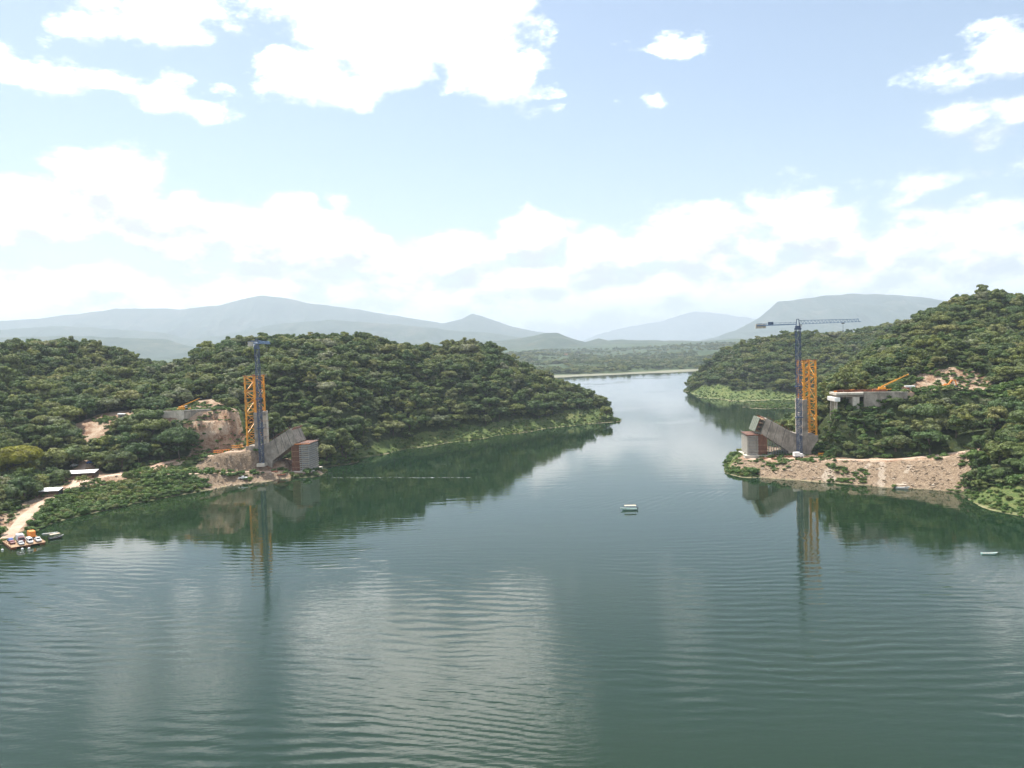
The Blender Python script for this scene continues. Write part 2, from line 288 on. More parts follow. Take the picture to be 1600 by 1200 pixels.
# ---------------------------------------------------------------- terrain
CTRL=[(-223.7,294.0,0.0),(-220.5,317.6,0.0),(-212.4,329.5,0.0),(-216.7,347.7,0.0),(-214.0,357.5,0.0),(-208.8,377.6,0.0),(-197.6,399.3,0.0),(-186.3,418.2,0.0),(-173.9,439.0,0.0),(-160.9,453.4,0.0),(-145.6,463.9,0.0),(-138.4,471.8,0.0),(-120.5,480.4,0.0),(-122.3,501.1,0.0),(-120.4,520.1,0.0),(-110.1,554.6,0.0),(-88.3,591.6,0.0),(-52.9,631.2,0.0),(-12.3,676.6,0.0),(28.0,719.0,0.0),(72.5,754.3,0.0),(100.9,807.8,0.0),(-232.8,371.8,3.5),(-236.4,396.4,6.0),(-236.0,435.2,9.0),(-216.2,438.7,10.0),(-192.0,448.8,8.0),(-175.3,463.0,6.0),(-157.3,477.1,4.0),(-146.5,480.1,3.2),(-213.9,465.3,11.0),(-206.0,482.8,12.5),(-181.3,480.1,14.5),(-167.0,490.3,15.5),(-266.0,340.0,6.0),(-349.4,450.0,25.0),(-499.4,650.0,78.0),(-614.4,800.0,83.0),(-770.2,1000.0,56.0),(-1003.0,1300.0,30.0),(-240.4,365.0,6.0),(-262.8,400.0,10.0),(-294.5,450.0,22.0),(-338.3,520.0,48.0),(-388.5,600.0,68.0),(-426.6,660.0,81.0),(-491.9,760.0,73.0),(-584.3,900.0,46.0),(-779.2,1200.0,40.0),(-254.2,430.0,10.0),(-276.9,470.0,20.0),(-310.8,530.0,40.0),(-350.3,600.0,55.0),(-395.5,680.0,80.0),(-465.9,800.0,73.0),(-584.1,1000.0,46.0),(-240.1,450.0,10.0),(-260.4,490.0,24.0),(-285.9,540.0,39.0),(-316.6,600.0,51.0),(-378.1,720.0,78.0),(-447.3,850.0,63.0),(-580.4,1100.0,40.0),(-219.8,470.0,12.0),(-232.9,500.0,27.0),(-246.2,530.0,38.0),(-268.7,580.0,44.0),(-300.5,650.0,54.0),(-350.6,760.0,64.0),(-416.2,900.0,46.0),(-214.5,505.0,30.0),(-218.5,515.0,34.0),(-237.0,560.0,43.0),(-270.1,640.0,51.0),(-303.6,720.0,52.0),(-337.5,800.0,48.0),(-422.2,1000.0,40.0),(-191.8,498.0,18.0),(-193.6,504.0,30.0),(-197.2,514.0,34.0),(-203.0,530.0,40.0),(-214.0,560.0,44.0),(-235.9,620.0,59.0),(-265.6,700.0,75.0),(-323.1,850.0,63.0),(-164.2,500.0,16.0),(-168.8,515.0,20.0),(-173.2,530.0,30.0),(-182.3,560.0,45.0),(-200.7,620.0,59.0),(-222.6,690.0,76.0),(-258.5,800.0,68.0),(-357.0,1100.0,40.0),(-141.5,490.0,4.0),(-145.6,505.0,6.0),(-150.1,522.0,14.0),(-159.7,560.0,40.0),(-175.5,620.0,60.0),(-194.7,690.0,75.0),(-226.0,800.0,68.0),(-124.3,540.0,16.0),(-132.3,580.0,42.0),(-144.7,640.0,62.0),(-157.7,700.0,77.0),(-192.1,850.0,63.0),(-249.8,1100.0,40.0),(-100.3,610.0,16.0),(-105.7,650.0,45.0),(-112.8,700.0,63.0),(-121.8,760.0,79.0),(-145.3,900.0,56.0),(-179.0,1100.0,20.0),(-212.1,1300.0,-3.0),(-64.9,655.0,16.0),(-68.2,700.0,45.0),(-72.4,750.0,57.0),(-76.9,800.0,63.0),(-87.1,900.0,51.0),(-34.5,690.0,18.0),(-35.4,730.0,43.0),(-37.1,780.0,62.0),(-39.1,830.0,73.0),(-44.5,930.0,56.0),(-54.1,1100.0,10.0),(-61.6,1250.0,-3.0),(-18.4,785.0,57.0),(-19.2,838.0,69.0),(-0.8,720.0,15.0),(-0.1,760.0,36.0),(0.4,800.0,46.0),(0.7,850.0,54.0),(0.1,950.0,35.0),(-0.8,1060.0,0.0),(29.4,745.0,10.0),(31.2,780.0,23.0),(33.6,830.0,33.0),(35.3,870.0,33.0),(37.9,940.0,20.0),(40.6,1020.0,-1.0),(62.3,775.0,12.0),(64.4,800.0,14.0),(67.0,830.0,18.0),(70.2,870.0,17.0),(74.2,920.0,10.0),(78.0,970.0,-2.0),(87.0,800.0,8.0),(90.4,830.0,9.0),(93.7,860.0,9.0),(96.9,890.0,3.0),(100.1,920.0,-2.0),(105.0,830.0,0.0),(107.6,850.0,-1.5),(119.3,800.0,-3.0),(134.5,900.0,-4.0),(149.6,1000.0,-5.0),(121.8,453.6,0.0),(120.6,439.9,0.0),(136.9,423.7,0.0),(150.3,413.0,0.0),(163.1,402.8,0.0),(175.2,393.1,0.0),(186.8,383.9,0.0),(207.3,370.1,0.0),(207.4,358.8,0.0),(201.8,340.4,0.0),(201.0,325.6,0.0),(204.8,315.1,0.0),(212.0,289.6,0.0),(127.4,472.6,0.0),(151.1,519.4,0.0),(187.4,578.7,0.0),(237.8,651.7,0.0),(283.2,712.2,0.0),(323.7,752.4,0.0),(131.0,450.6,5.0),(141.7,438.0,6.5),(155.9,428.1,7.5),(170.8,421.5,8.0),(185.1,415.1,8.5),(198.9,408.7,9.0),(216.4,397.9,12.0),(234.7,395.7,15.0),(137.0,464.4,5.5),(149.0,460.6,6.8),(166.4,456.5,7.2),(154.7,478.0,7.0),(172.4,473.1,7.5),(173.6,446.3,8.0),(161.9,500.0,6.0),(171.6,530.0,5.0),(178.6,490.0,7.0),(193.3,530.0,9.0),(211.6,580.0,8.0),(177.5,438.0,10.0),(183.3,452.0,22.0),(187.5,462.0,31.0),(203.0,500.0,35.0),(227.5,560.0,38.0),(259.9,640.0,28.0),(284.1,700.0,8.0),(300.2,740.0,-2.0),(190.9,428.0,11.0),(198.6,445.0,24.0),(204.6,458.0,34.0),(214.5,480.0,42.0),(232.4,520.0,46.0),(268.3,600.0,48.0),(295.2,660.0,51.0),(330.7,740.0,25.0),(357.3,800.0,-2.0),(296.7,640.0,57.0),(352.1,760.0,40.0),(206.4,424.0,13.0),(216.8,445.0,26.0),(222.3,456.0,38.0),(231.6,475.0,44.0),(253.6,520.0,52.0),(283.0,580.0,55.0),(312.4,640.0,65.0),(336.8,690.0,70.0),(380.5,780.0,46.0),(414.3,850.0,10.0),(215.6,415.0,13.0),(228.7,440.0,26.0),(234.0,450.0,32.0),(237.7,457.0,41.0),(249.6,480.0,43.0),(270.6,520.0,56.0),(312.3,600.0,67.0),(359.3,690.0,81.0),(416.3,800.0,56.0),(232.6,415.0,17.0),(246.6,440.0,26.0),(251.7,449.0,31.0),(256.3,457.0,41.5),(269.2,480.0,43.0),(274.8,490.0,44.0),(283.3,505.0,54.0),(314.2,560.0,65.0),(348.0,620.0,83.0),(381.7,680.0,95.0),(448.9,800.0,73.0),(392.7,680.0,98.0),(213.0,345.0,6.0),(225.4,365.0,12.0),(240.8,390.0,18.0),(259.4,420.0,25.0),(274.9,445.0,31.0),(282.3,457.0,42.0),(296.5,480.0,44.0),(315.1,510.0,57.0),(358.4,580.0,64.0),(401.7,650.0,79.0),(494.3,800.0,61.0),(217.8,335.0,5.0),(234.1,360.0,12.0),(260.1,400.0,25.0),(292.6,450.0,42.0),(325.1,500.0,52.0),(370.7,570.0,57.0),(409.7,630.0,65.0),(520.3,800.0,56.0),(231.9,300.0,3.0),(270.5,350.0,15.0),(347.5,450.0,45.0),(401.5,520.0,54.0),(463.3,600.0,56.0),(617.7,800.0,46.0),(259.8,290.0,10.0),(402.3,450.0,60.0),(625.7,700.0,58.0),(893.8,1000.0,56.0),(265.9,1213.2,0.0),(253.0,1075.3,0.0),(279.5,984.4,0.0),(318.0,911.3,0.0),(336.1,845.0,0.0),(275.3,1190.0,3.0),(281.2,1215.0,6.0),(294.0,1270.0,4.0),(307.8,1330.0,-3.0),(275.2,1130.0,4.0),(282.7,1160.0,12.0),(300.2,1230.0,33.0),(317.2,1300.0,25.0),(283.9,1060.0,4.0),(297.7,1110.0,20.0),(322.4,1200.0,46.0),(338.5,1260.0,44.0),(306.4,1020.0,4.0),(324.9,1080.0,28.0),(361.7,1200.0,61.0),(379.8,1260.0,59.0),(336.2,1010.0,4.0),(360.1,1080.0,36.0),(400.8,1200.0,72.0),(434.1,1300.0,63.0),(361.4,1000.0,4.0),(390.9,1080.0,40.0),(442.2,1220.0,75.0),(489.1,1350.0,63.0),(398.0,980.0,4.0),(431.0,1060.0,40.0),(488.4,1200.0,70.0),(549.2,1350.0,56.0),(425.5,970.0,5.0),(465.4,1060.0,42.0),(536.1,1220.0,72.0),(593.1,1350.0,56.0),(460.2,960.0,8.0),(508.6,1060.0,46.0),(595.3,1240.0,85.0),(648.0,1350.0,73.0),(507.2,960.0,30.0),(560.3,1060.0,63.0),(655.6,1240.0,83.0),(609.7,1000.0,56.0),(762.2,1250.0,73.0),(-1.4,586.2,-6.0),(90.6,564.2,-6.0),(-31.2,359.3,-6.0),(82.5,342.8,-6.0),(-88.3,263.1,-6.0),(78.9,245.7,-6.0),(136.1,239.7,-6.0),(-2.0,161.4,-6.0),(-70.6,165.9,-6.0),(69.4,143.4,-6.0),(-137.0,234.7,-6.0),(145.8,901.3,-6.0),(34.0,436.0,-6.0),(-143.1,313.5,-6.0),(-72.6,433.9,-6.0),(242.8,1494.3,-6.0),(173.0,890.7,-6.0),(143.0,590.0,-6.0),(210.9,723.0,-6.0),(273.8,785.0,-6.0),(-167.1,211.0,-6.0),(168.5,206.8,-6.0),(106.6,456.6,-6.0),(-93.9,470.7,-6.0),(135.5,335.1,-6.0),(160.3,318.9,-6.0),(171.1,284.8,-6.0),(172.9,250.2,-6.0),(0.0,150.0,-6.0),(-300.0,150.0,-6.0),(300.0,150.0,-6.0),(0.0,1350.0,-6.0),(150.0,1350.0,-6.0),(-205.7,318.9,-1.6),(-191.7,296.7,-4.5),(-209.6,336.0,-1.6),(-194.6,311.4,-4.5),(-206.7,345.2,-1.6),(-191.5,319.3,-4.5),(-201.3,363.8,-1.6),(-185.8,335.3,-4.5),(-190.2,383.9,-1.6),(-174.8,352.3,-4.5),(-179.0,401.4,-1.6),(-163.9,367.0,-4.5),(-166.7,420.5,-1.6),(-152.1,382.9,-4.5),(-154.1,433.7,-1.6),(-140.2,393.8,-4.5),(-139.3,443.3,-1.6),(-126.6,401.8,-4.5),(-132.3,450.5,-1.6),(-120.0,407.7,-4.5),(-115.1,458.4,-1.6),(-104.3,414.1,-4.5),(-116.6,477.3,-1.6),(-105.2,429.5,-4.5),(-114.6,494.4,-1.6),(-103.1,443.3,-4.5),(-104.5,525.5,-1.6),(-93.4,468.2,-4.5),(-83.5,558.7,-1.6),(-74.2,494.4,-4.5),(-49.9,593.9,-1.6),(-44.1,521.9,-4.5),(-11.7,633.9,-1.6),(-10.5,552.5,-4.5),(26.0,671.0,-1.6),(22.2,580.6,-4.5),(67.4,701.7,-1.6),(57.7,603.4,-4.5),(96.7,746.7,-1.6),(82.2,636.4,-4.5),(116.5,433.9,-1.6),(105.6,394.0,-4.5),(115.5,421.3,-1.6),(105.0,383.6,-4.5),(131.3,406.5,-1.6),(119.8,371.2,-4.5),(144.3,396.6,-1.6),(132.0,363.0,-4.5),(156.7,387.2,-1.6),(143.6,355.1,-4.5),(168.5,378.2,-1.6),(154.8,347.5,-4.5),(179.8,369.7,-1.6),(165.5,340.2,-4.5),(199.9,356.9,-1.6),(184.4,329.4,-4.5),(200.2,346.3,-1.6),(185.1,320.3,-4.5),(195.1,329.1,-1.6),(181.1,305.5,-4.5),(194.6,315.3,-1.6),(181.2,293.6,-4.5),(198.5,305.4,-1.6),(185.2,285.0,-4.5),(206.0,281.4,-1.6),(193.2,263.9,-4.5),(-105.8,385.4,-5.5),(-88.4,408.0,-5.5),(-65.6,490.1,-5.5),(-71.8,304.8,-5.5),(-123.8,372.8,-5.5)]
ROADS={'ramp':(6.5,[(-214.3,328.4,0.6),(-227.9,363.9,3.2),(-233.4,388.4,5.5),(-236.9,417.8,7.8),(-232.8,436.0,9.5),(-221.4,441.9,10.0)]),'lower':(4.5,[(-221.4,441.9,10.0),(-203.1,441.2,9.2),(-192.0,448.8,8.0),(-175.3,463.0,6.0),(-157.3,477.1,4.0),(-142.8,480.7,3.0)]),'upper':(4.5,[(-221.4,441.9,10.0),(-214.9,459.2,10.8),(-204.7,479.7,12.5),(-181.3,480.1,14.5),(-164.9,487.5,15.6)]),'valley':(3,[(-236.9,417.8,7.8),(-246.7,447.3,11.0),(-250.1,456.7,14.5),(-254.9,465.9,17.5)]),'bench':(6,[(137.3,456.7,5.8),(144.9,448.0,6.8),(160.2,439.7,7.5),(173.6,428.6,8.3),(187.7,420.8,8.8),(202.2,415.4,9.3),(221.2,406.6,12.3),(242.1,402.7,15.5)])}
POLYS={'dirt':[[(-238.5,362.0),(-241.0,396.0),(-242.1,440.0),(-239.3,452.0),(-229.7,430.0),(-234.9,408.0),(-230.5,386.0),(-218.5,352.0),(-212.5,334.0),(-216.8,328.0)],
[(-257.3,448.0),(-243.2,456.0),(-219.9,450.0),(-209.7,436.0),(-222.1,422.0),(-237.1,412.0)],
[(-220.6,444.0),(-216.9,472.0),(-201.0,490.0),(-183.7,492.0),(-168.2,500.0),(-164.3,494.0),(-180.6,478.0),(-198.5,474.0),(-210.6,438.0)],
[(-229.0,522.0),(-193.8,522.0),(-190.7,538.0),(-182.5,522.0),(-168.3,498.0),(-184.9,490.0),(-203.3,492.0),(-209.1,496.0),(-206.7,506.0)],
[(-233.6,536.0),(-219.5,568.0),(-206.6,558.0),(-190.7,534.0),(-191.0,520.0),(-229.0,522.0)],
[(-290.1,514.0),(-283.9,536.0),(-267.4,552.0),(-249.0,522.0),(-258.4,498.0),(-269.3,488.0)],
[(-251.4,452.0),(-269.2,490.0),(-265.6,490.0),(-246.6,454.0)],
[(-169.5,498.0),(-150.5,508.0),(-127.8,516.0),(-118.2,484.0),(-138.5,472.0),(-156.4,474.0),(-166.5,482.0)],
[(226.0,462.0),(259.0,498.0),(257.3,504.0),(276.7,508.0),(292.6,500.0),(295.8,484.0),(281.2,460.0),(250.5,460.0),(229.7,456.0)],
[(129.4,458.0),(162.2,542.0),(177.9,448.0),(176.7,436.0),(202.5,416.0),(240.0,402.0),(233.3,388.0),(197.6,406.0),(141.0,436.0)]],
'rock':[[(-191.9,472.0),(-166.5,492.0),(-154.3,480.0),(-184.7,460.0)],
[(-185.2,450.0),(-142.7,480.0),(-135.4,468.0),(-170.7,440.0),(-181.3,440.0)],
[(120.8,446.0),(131.1,464.0),(142.3,440.0),(170.9,422.0),(198.6,408.0),(216.5,398.0),(234.3,394.0),(221.1,374.0),(209.8,364.0),(207.2,370.0),(186.8,384.0),(162.7,402.0),(136.4,422.0)]],
'pale':[[(190.4,412.0),(193.1,412.0),(178.6,382.0),(177.4,384.0)],
[(166.0,420.0),(170.1,420.0),(164.5,400.0),(157.8,402.0)],
[(184.4,412.0),(186.4,412.0),(178.4,404.0),(176.8,404.0)],
[(202.6,406.0),(203.6,404.0),(192.8,384.0),(190.6,384.0)]],
'grass':[[(-122.0,500.0),(-119.9,518.0),(-109.6,552.0),(-87.8,588.0),(-52.6,628.0),(-12.3,672.0),(27.8,714.0),(72.1,750.0),(99.2,784.0),(92.4,836.0),(75.7,784.0),(29.5,746.0),(-12.4,700.0),(-54.3,654.0),(-90.4,608.0),(-111.7,564.0),(-122.0,528.0)],
[(208.1,362.0),(212.8,364.0),(214.9,348.0),(219.7,338.0),(227.6,318.0),(211.8,296.0),(205.4,316.0),(201.2,326.0),(201.5,340.0)],
[(264.5,1216.0),(278.4,1174.0),(299.0,1052.0),(365.0,1010.0),(223.4,550.0),(198.9,490.0),(318.3,912.0),(280.0,986.0),(250.3,1064.0)],
[(120.6,452.0),(127.4,474.0),(135.7,480.0),(134.7,458.0),(126.6,438.0),(120.1,438.0)]],
'scrub':[[(-217.3,350.0),(-228.2,382.0),(-224.5,420.0),(-209.7,436.0),(-185.2,450.0),(-178.7,450.0),(-174.3,442.0),(-187.1,420.0),(-198.0,400.0),(-209.0,378.0),(-214.2,358.0)],
[(-215.1,440.0),(-209.4,468.0),(-195.5,476.0),(-185.4,460.0),(-198.9,448.0)],
[(-196.5,530.0),(-187.7,538.0),(-169.9,508.0),(-169.5,498.0),(-179.9,514.0)]],
'notree':[[(-218.3,434.0),(-225.6,462.0),(-201.6,492.0),(-169.3,510.0),(-150.1,522.0),(-135.4,468.0),(-179.8,436.0)],
[(-168.6,494.0),(-151.1,526.0),(-131.7,534.0),(-116.3,476.0),(-139.2,468.0),(-162.1,468.0)],
[(128.9,456.0),(172.5,584.0),(177.4,456.0),(173.0,434.0),(140.3,434.0)]]}
RANGES={'blue_mountain':(15000,4200,[(-13304,958),(-10877,946),(-9666,898),(-8937,912),(-7839,1012),(-7473,1062),(-6262,1014),(-5531,1064),(-4980,1181),(-4675,1232),(-4193,1145),(-3833,1050),(-2868,912),(-1904,714),(-1301,599),(-934,673),(-712,763),(-448,670),(33,498),(757,331),(1240,195),(1602,87),(2451,-36)]),
'middle_ridge':(11000,2600,[(-9767,572),(-7096,554),(-6382,577),(-5761,541),(-4875,443),(-4434,341),(-3897,396),(-3357,504),(-2465,549),(-1755,483),(-868,367),(-157,284),(552,156),(906,47)]),
'mesa_mountain':(13000,3400,[(2336,4),(2759,65),(3394,162),(3818,307),(4031,427),(4190,538),(4318,639),(4393,720),(4667,733),(5089,784),(5720,807),(6351,767),(6876,699),(7402,589),(8455,505),(11616,305)]),
'distant_mountain':(25000,4500,[(1045,-18),(2065,195),(2679,419),(3698,672),(4713,783),(5325,967),(5834,1093),(6540,991),(7752,793),(10181,680),(13218,387)]),
'foothill':(7500,1900,[(-6665,335),(-4842,329),(-4114,319),(-3630,286),(-3266,257),(-3027,189),(-2298,173),(-1446,172),(-596,147),(-109,150),(196,190),(318,210),(446,213),(590,154),(711,120),(827,147),(924,125),(1058,134),(1313,114),(1696,102),(2213,81),(2748,46),(3660,56),(6704,-5)])}

CT=np.array(CTRL)
def tps_fit(P):
    n=len(P); xy=P[:,:2]/100; d2=((xy[:,None]-xy[None])**2).sum(-1)
    A=np.zeros((n+3,n+3)); A[:n,:n]=.5*d2*np.log(d2+1e-12)+np.eye(n)*.002; A[:n,n]=1; A[:n,n+1:]=xy; A[n,:n]=1; A[n+1:,:n]=xy.T
    return np.linalg.solve(A,np.r_[P[:,2],0,0,0])
TW=tps_fit(CT)
def tps(x,y):
    q=np.c_[np.ravel(x),np.ravel(y)]/100; out=np.empty(len(q)); xy=CT[:,:2]/100; n=len(CT)
    for i in range(0,len(q),20000):
        b=q[i:i+20000]; d2=((b[:,None]-xy[None])**2).sum(-1); out[i:i+20000]=(.5*d2*np.log(d2+1e-12))@TW[:n]+TW[n]+b@TW[n+1:]
    return out.reshape(np.shape(x))
_lat=rng.random((256,256))
def vnoise(x,y):
    xi=np.floor(x).astype(int); yi=np.floor(y).astype(int); fx=x-xi; fy=y-yi; fx=fx*fx*(3-2*fx); fy=fy*fy*(3-2*fy)
    g=lambda a,b:_lat[a%256,b%256]
    return (g(xi,yi)*(1-fx)+g(xi+1,yi)*fx)*(1-fy)+(g(xi,yi+1)*(1-fx)+g(xi+1,yi+1)*fx)*fy
def fbm(x,y,o=4):
    s=0;a=.5
    for k in range(o): s=s+a*(vnoise(x+17.3*k,y-9.1*k)-.5)*2; x=x*2.03;y=y*2.03;a*=.5
    return s
def seg_dist(x,y,pl):
    """distance to a polyline and the height along it"""
    best=np.full(x.shape,1e9); hz=np.zeros(x.shape)
    for (ax,ay,az),(bx,by,bz) in zip(pl[:-1],pl[1:]):
        dx,dy=bx-ax,by-ay; t_=np.clip(((x-ax)*dx+(y-ay)*dy)/(dx*dx+dy*dy),0,1); d=np.hypot(x-ax-t_*dx,y-ay-t_*dy); k=d<best
        best=np.where(k,d,best); hz=np.where(k,az+(bz-az)*t_,hz)
    return best,hz
def sst(x,a,b): t_=np.clip((x-a)/(b-a),0,1); return t_*t_*(3-2*t_)
def inpoly(x,y,pl):
    c=np.zeros(x.shape,bool); n=len(pl)
    for i in range(n):
        x1,y1=pl[i]; x2,y2=pl[(i+1)%n]
        if y1==y2: continue
        k=((y1>y)!=(y2>y))&(x<(x2-x1)*(y-y1)/(y2-y1)+x1); c^=k
    return c
AX=(.99609,-.08834); PIERL=(-156.,495.); PIERR=(171.,466.)
GX0,GX1,GY0,GY1,GS=-780.,960.,186.,1420.,3.
gx=np.arange(GX0,GX1+.1,GS); gy=np.arange(GY0,GY1+.1,GS); XX,YY=np.meshgrid(gx,gy)
ZZ=tps(XX,YY)
land=sst(ZZ,2.,14.)
ZZ=ZZ+land*(fbm(XX/60,YY/60,4)*5+fbm(XX/14,YY/14,3)*1.3)
ZZ=np.where(ZZ>0,ZZ,np.maximum(ZZ,-8))
shore=np.exp(-(ZZ/2.2)**2); ZZ=ZZ+shore*fbm(XX/9,YY/9,3)*.9
def pad(cx,cy,hx,hy,z,fall=8.,ang=-math.atan2(.08834,.99609)):
    global ZZ
    c,s=math.cos(ang),math.sin(ang); lx=np.abs((XX-cx)*c+(YY-cy)*s)-hx; ly=np.abs(-(XX-cx)*s+(YY-cy)*c)-hy
    d=np.hypot(np.maximum(lx,0),np.maximum(ly,0)); k=1-sst(d,0,fall); ZZ=ZZ*(1-k)+z*k
pad(172,462,8.5,13,7.2,11); pad(150,462,16,9,6.9,7)
pad(-155,497,12,10,8.,5); pad(-131,487,8,8,1.8,6)
pad(-208,517,26,9,40.2,6,0); pad(-206,500,24,2.5,34.,4,0)
pad(262,472,26,12,42.4,8,-.05)
for k,(w_,pl) in ROADS.items():
    d,hz=seg_dist(XX,YY,pl); kk=1-sst(d,w_/2+2.2,w_/2+8); ZZ=ZZ*(1-kk)+hz*kk
def ground_z(x,y):
    fx=(np.asarray(x,float)-GX0)/GS; fy=(np.asarray(y,float)-GY0)/GS
    i=np.clip(fx.astype(int),0,len(gx)-2); j=np.clip(fy.astype(int),0,len(gy)-2); a=np.clip(fx-i,0,1); b=np.clip(fy-j,0,1)
    return (ZZ[j,i]*(1-a)+ZZ[j,i+1]*a)*(1-b)+(ZZ[j+1,i]*(1-a)+ZZ[j+1,i+1]*a)*b
def gz(x,y): return float(ground_z(np.array([x]),np.array([y]))[0])
MASK={}
def blur(a,n=1):
    for _ in range(n):
        p=np.pad(a,1,mode='edge'); a=(p[:-2,1:-1]+p[2:,1:-1]+p[1:-1,:-2]+p[1:-1,2:]+2*p[1:-1,1:-1])/6
    return a
WXX=XX+fbm(XX/11,YY/11,3)*5; WYY=YY+fbm(XX/11+40,YY/11,3)*5      # ragged edges
for k,pls in POLYS.items():
    a=np.zeros(XX.shape)
    for pl in pls: a=np.maximum(a,inpoly(WXX,WYY,pl))
    MASK[k]=a
MASK['dirt']=np.maximum(MASK['dirt'],((XX>-226)&(XX<-186)&(YY>498)&(YY<530))*1.)
bad=MASK['dirt']*sst(np.abs(np.gradient(ZZ,GS,axis=0)),.25,.7)      # gullies and ledges in the raw cuts
ZZ=ZZ+bad*(fbm(XX/8,YY/16,3)*4.5+fbm(XX/22,YY/6,2)*3.)
ZZ=ZZ+MASK['rock']*sst(ZZ,1.,5.)*(fbm(XX/8+YY/40,YY/45,3)*2.2)
def mask_at(k,x,y):
    i=np.clip(np.round((x-GX0)/GS).astype(int),0,len(gx)-1); j=np.clip(np.round((y-GY0)/GS).astype(int),0,len(gy)-1); return MASK[k][j,i]>.5
nx,ny=len(gx),len(gy); idx=np.arange(nx*ny).reshape(ny,nx)
F4=np.stack([idx[:-1,:-1],idx[:-1,1:],idx[1:,1:],idx[1:,:-1]],-1).reshape(-1,4)
me=npmesh('lake_hills',np.c_[XX.ravel(),YY.ravel(),ZZ.ravel()],F4,[M['ground']],True)
for k in ('dirt','rock','grass','pale'):
    a=MASK[k]
    if k=='grass': a=np.maximum(a,MASK['scrub'])
    at=me.attributes.new(k,'FLOAT','POINT'); at.data.foreach_set('value',blur(a,1 if k!='pale' else 0).ravel().astype(np.float32))
tag(link(bpy.data.objects.new('terrain',me)),kind='structure')
# far valley floor
fx_=np.arange(-7000,7001,70.); fy_=np.concatenate([np.arange(1405,3000,20.),np.arange(3000,7200,60.)]); FX,FY=np.meshgrid(fx_,fy_)
ys=1800+.55*FX; ys=np.where(FX<-150,ys-(-150-FX)*1.5,ys); ys=np.where(FX>620,2141-(FX-620)*2.2,ys); ys=ys+fbm(FX/240,FY/400,4)*150
dd=FY-np.maximum(ys,1200)
FZ=np.where(dd>0,np.minimum(dd,160)*.004+np.maximum(dd-160,0)*.014,np.maximum(dd*.03,-8))
FZ=FZ+sst(dd,250,1800)*(fbm(FX/500,FY/500,5)*26+8)
n1,n2=len(fx_),len(fy_); idx=np.arange(n1*n2).reshape(n2,n1)
Ff=np.stack([idx[:-1,:-1],idx[:-1,1:],idx[1:,1:],idx[1:,:-1]],-1).reshape(-1,4)
tag(link(bpy.data.objects.new('valley_terrain',npmesh('valley_terrain',np.c_[FX.ravel(),FY.ravel(),FZ.ravel()],Ff,[M['plain']],True))),kind='structure')
def far_z(x,y):
    j=np.clip(np.searchsorted(fy_,y)-1,0,len(fy_)-2); i=np.clip(((x+7000)/70).astype(int),0,len(fx_)-2); return np.maximum(FZ[j,i],FZ[j+1,i+1])
# mountains
for nm,(MY,dep,prof) in RANGES.items():
    px=np.array([p[0] for p in prof],float); pz=np.array([p[1] for p in prof],float)
    xs=np.linspace(px[0],px[-1],420); rows=np.linspace(-1,1,61); GXm,TT=np.meshgrid(xs,rows)
    crest=np.interp(xs,px,pz)+fbm(xs/(MY*.016),xs*0+3.3,5)*MY*.0016
    foot=20.; tt=1-np.abs(TT)
    rid=1-np.abs(fbm(GXm/(MY*.028)+TT*1.5,TT*dep/(MY*.09)+5,6))*2.6
    shp=tt**1.15*(1-.75*(1-tt)*rid*np.minimum(1,tt*2.2))
    Zm=foot+(crest[None]-foot)*np.clip(shp,0,1)*np.where(tt>.999,1,.985)-30*(tt<.02)
    Ym=MY+TT*dep
    n1,n2=len(xs),len(rows); idx=np.arange(n1*n2).reshape(n2,n1); Ff=np.stack([idx[:-1,:-1],idx[:-1,1:],idx[1:,1:],idx[1:,:-1]],-1).reshape(-1,4)
    tag(link(bpy.data.objects.new(nm,npmesh(nm,np.c_[GXm.ravel(),Ym.ravel(),Zm.ravel()],Ff,[M['mountain']],True))),kind='structure')
# water
me=npmesh('lake_water',[(-9000,-700,0),(9000,-700,0),(9000,6500,0),(-9000,6500,0)],np.array([[0,1,2,3]]),[M['water']])
tag(link(bpy.data.objects.new('lake_water',me)),kind='structure')
# dirt roads
def ribbon(name,pl,w_,lift=.18):
    pts=[]
    for (a,b) in zip(pl[:-1],pl[1:]):
        a,b=Vector(a),Vector(b); n=max(2,int((b-a).length/2.5))
        pts+=[a.lerp(b,i/n) for i in range(n)]
    pts.append(Vector(pl[-1])); 
    for _ in range(6): pts=[pts[0]]+[(pts[i-1]+pts[i]*2+pts[i+1])/4 for i in range(1,len(pts)-1)]+[pts[-1]]
    vs=[];fs=[]
    for i,p in enumerate(pts):
        d=(pts[min(i+1,len(pts)-1)]-pts[max(i-1,0)]); d.z=0; d.normalize(); s=Vector((-d.y,d.x,0))
        for j,o in enumerate((-.5,-.2,.2,.5)):
            ww=w_*o*(1+.25*fbm(np.array([p.x/7.+j*9]),np.array([p.y/7.]),2)[0]); q=p+s*ww; vs.append((q.x,q.y,max(gz(q.x,q.y),p.z)+lift-(.3 if j in(0,3) else 0)))
    for i in range(len(pts)-1):
        for j in range(3): a=i*4+j; fs.append((a,a+1,a+5,a+4))
    o=bpy.data.objects.new(name,npmesh(name,vs,fs,[M['dirt']],True)); return tag(link(o),kind='structure')
for k,(w_,pl) in ROADS.items(): ribbon('dirt_road',pl,w_)
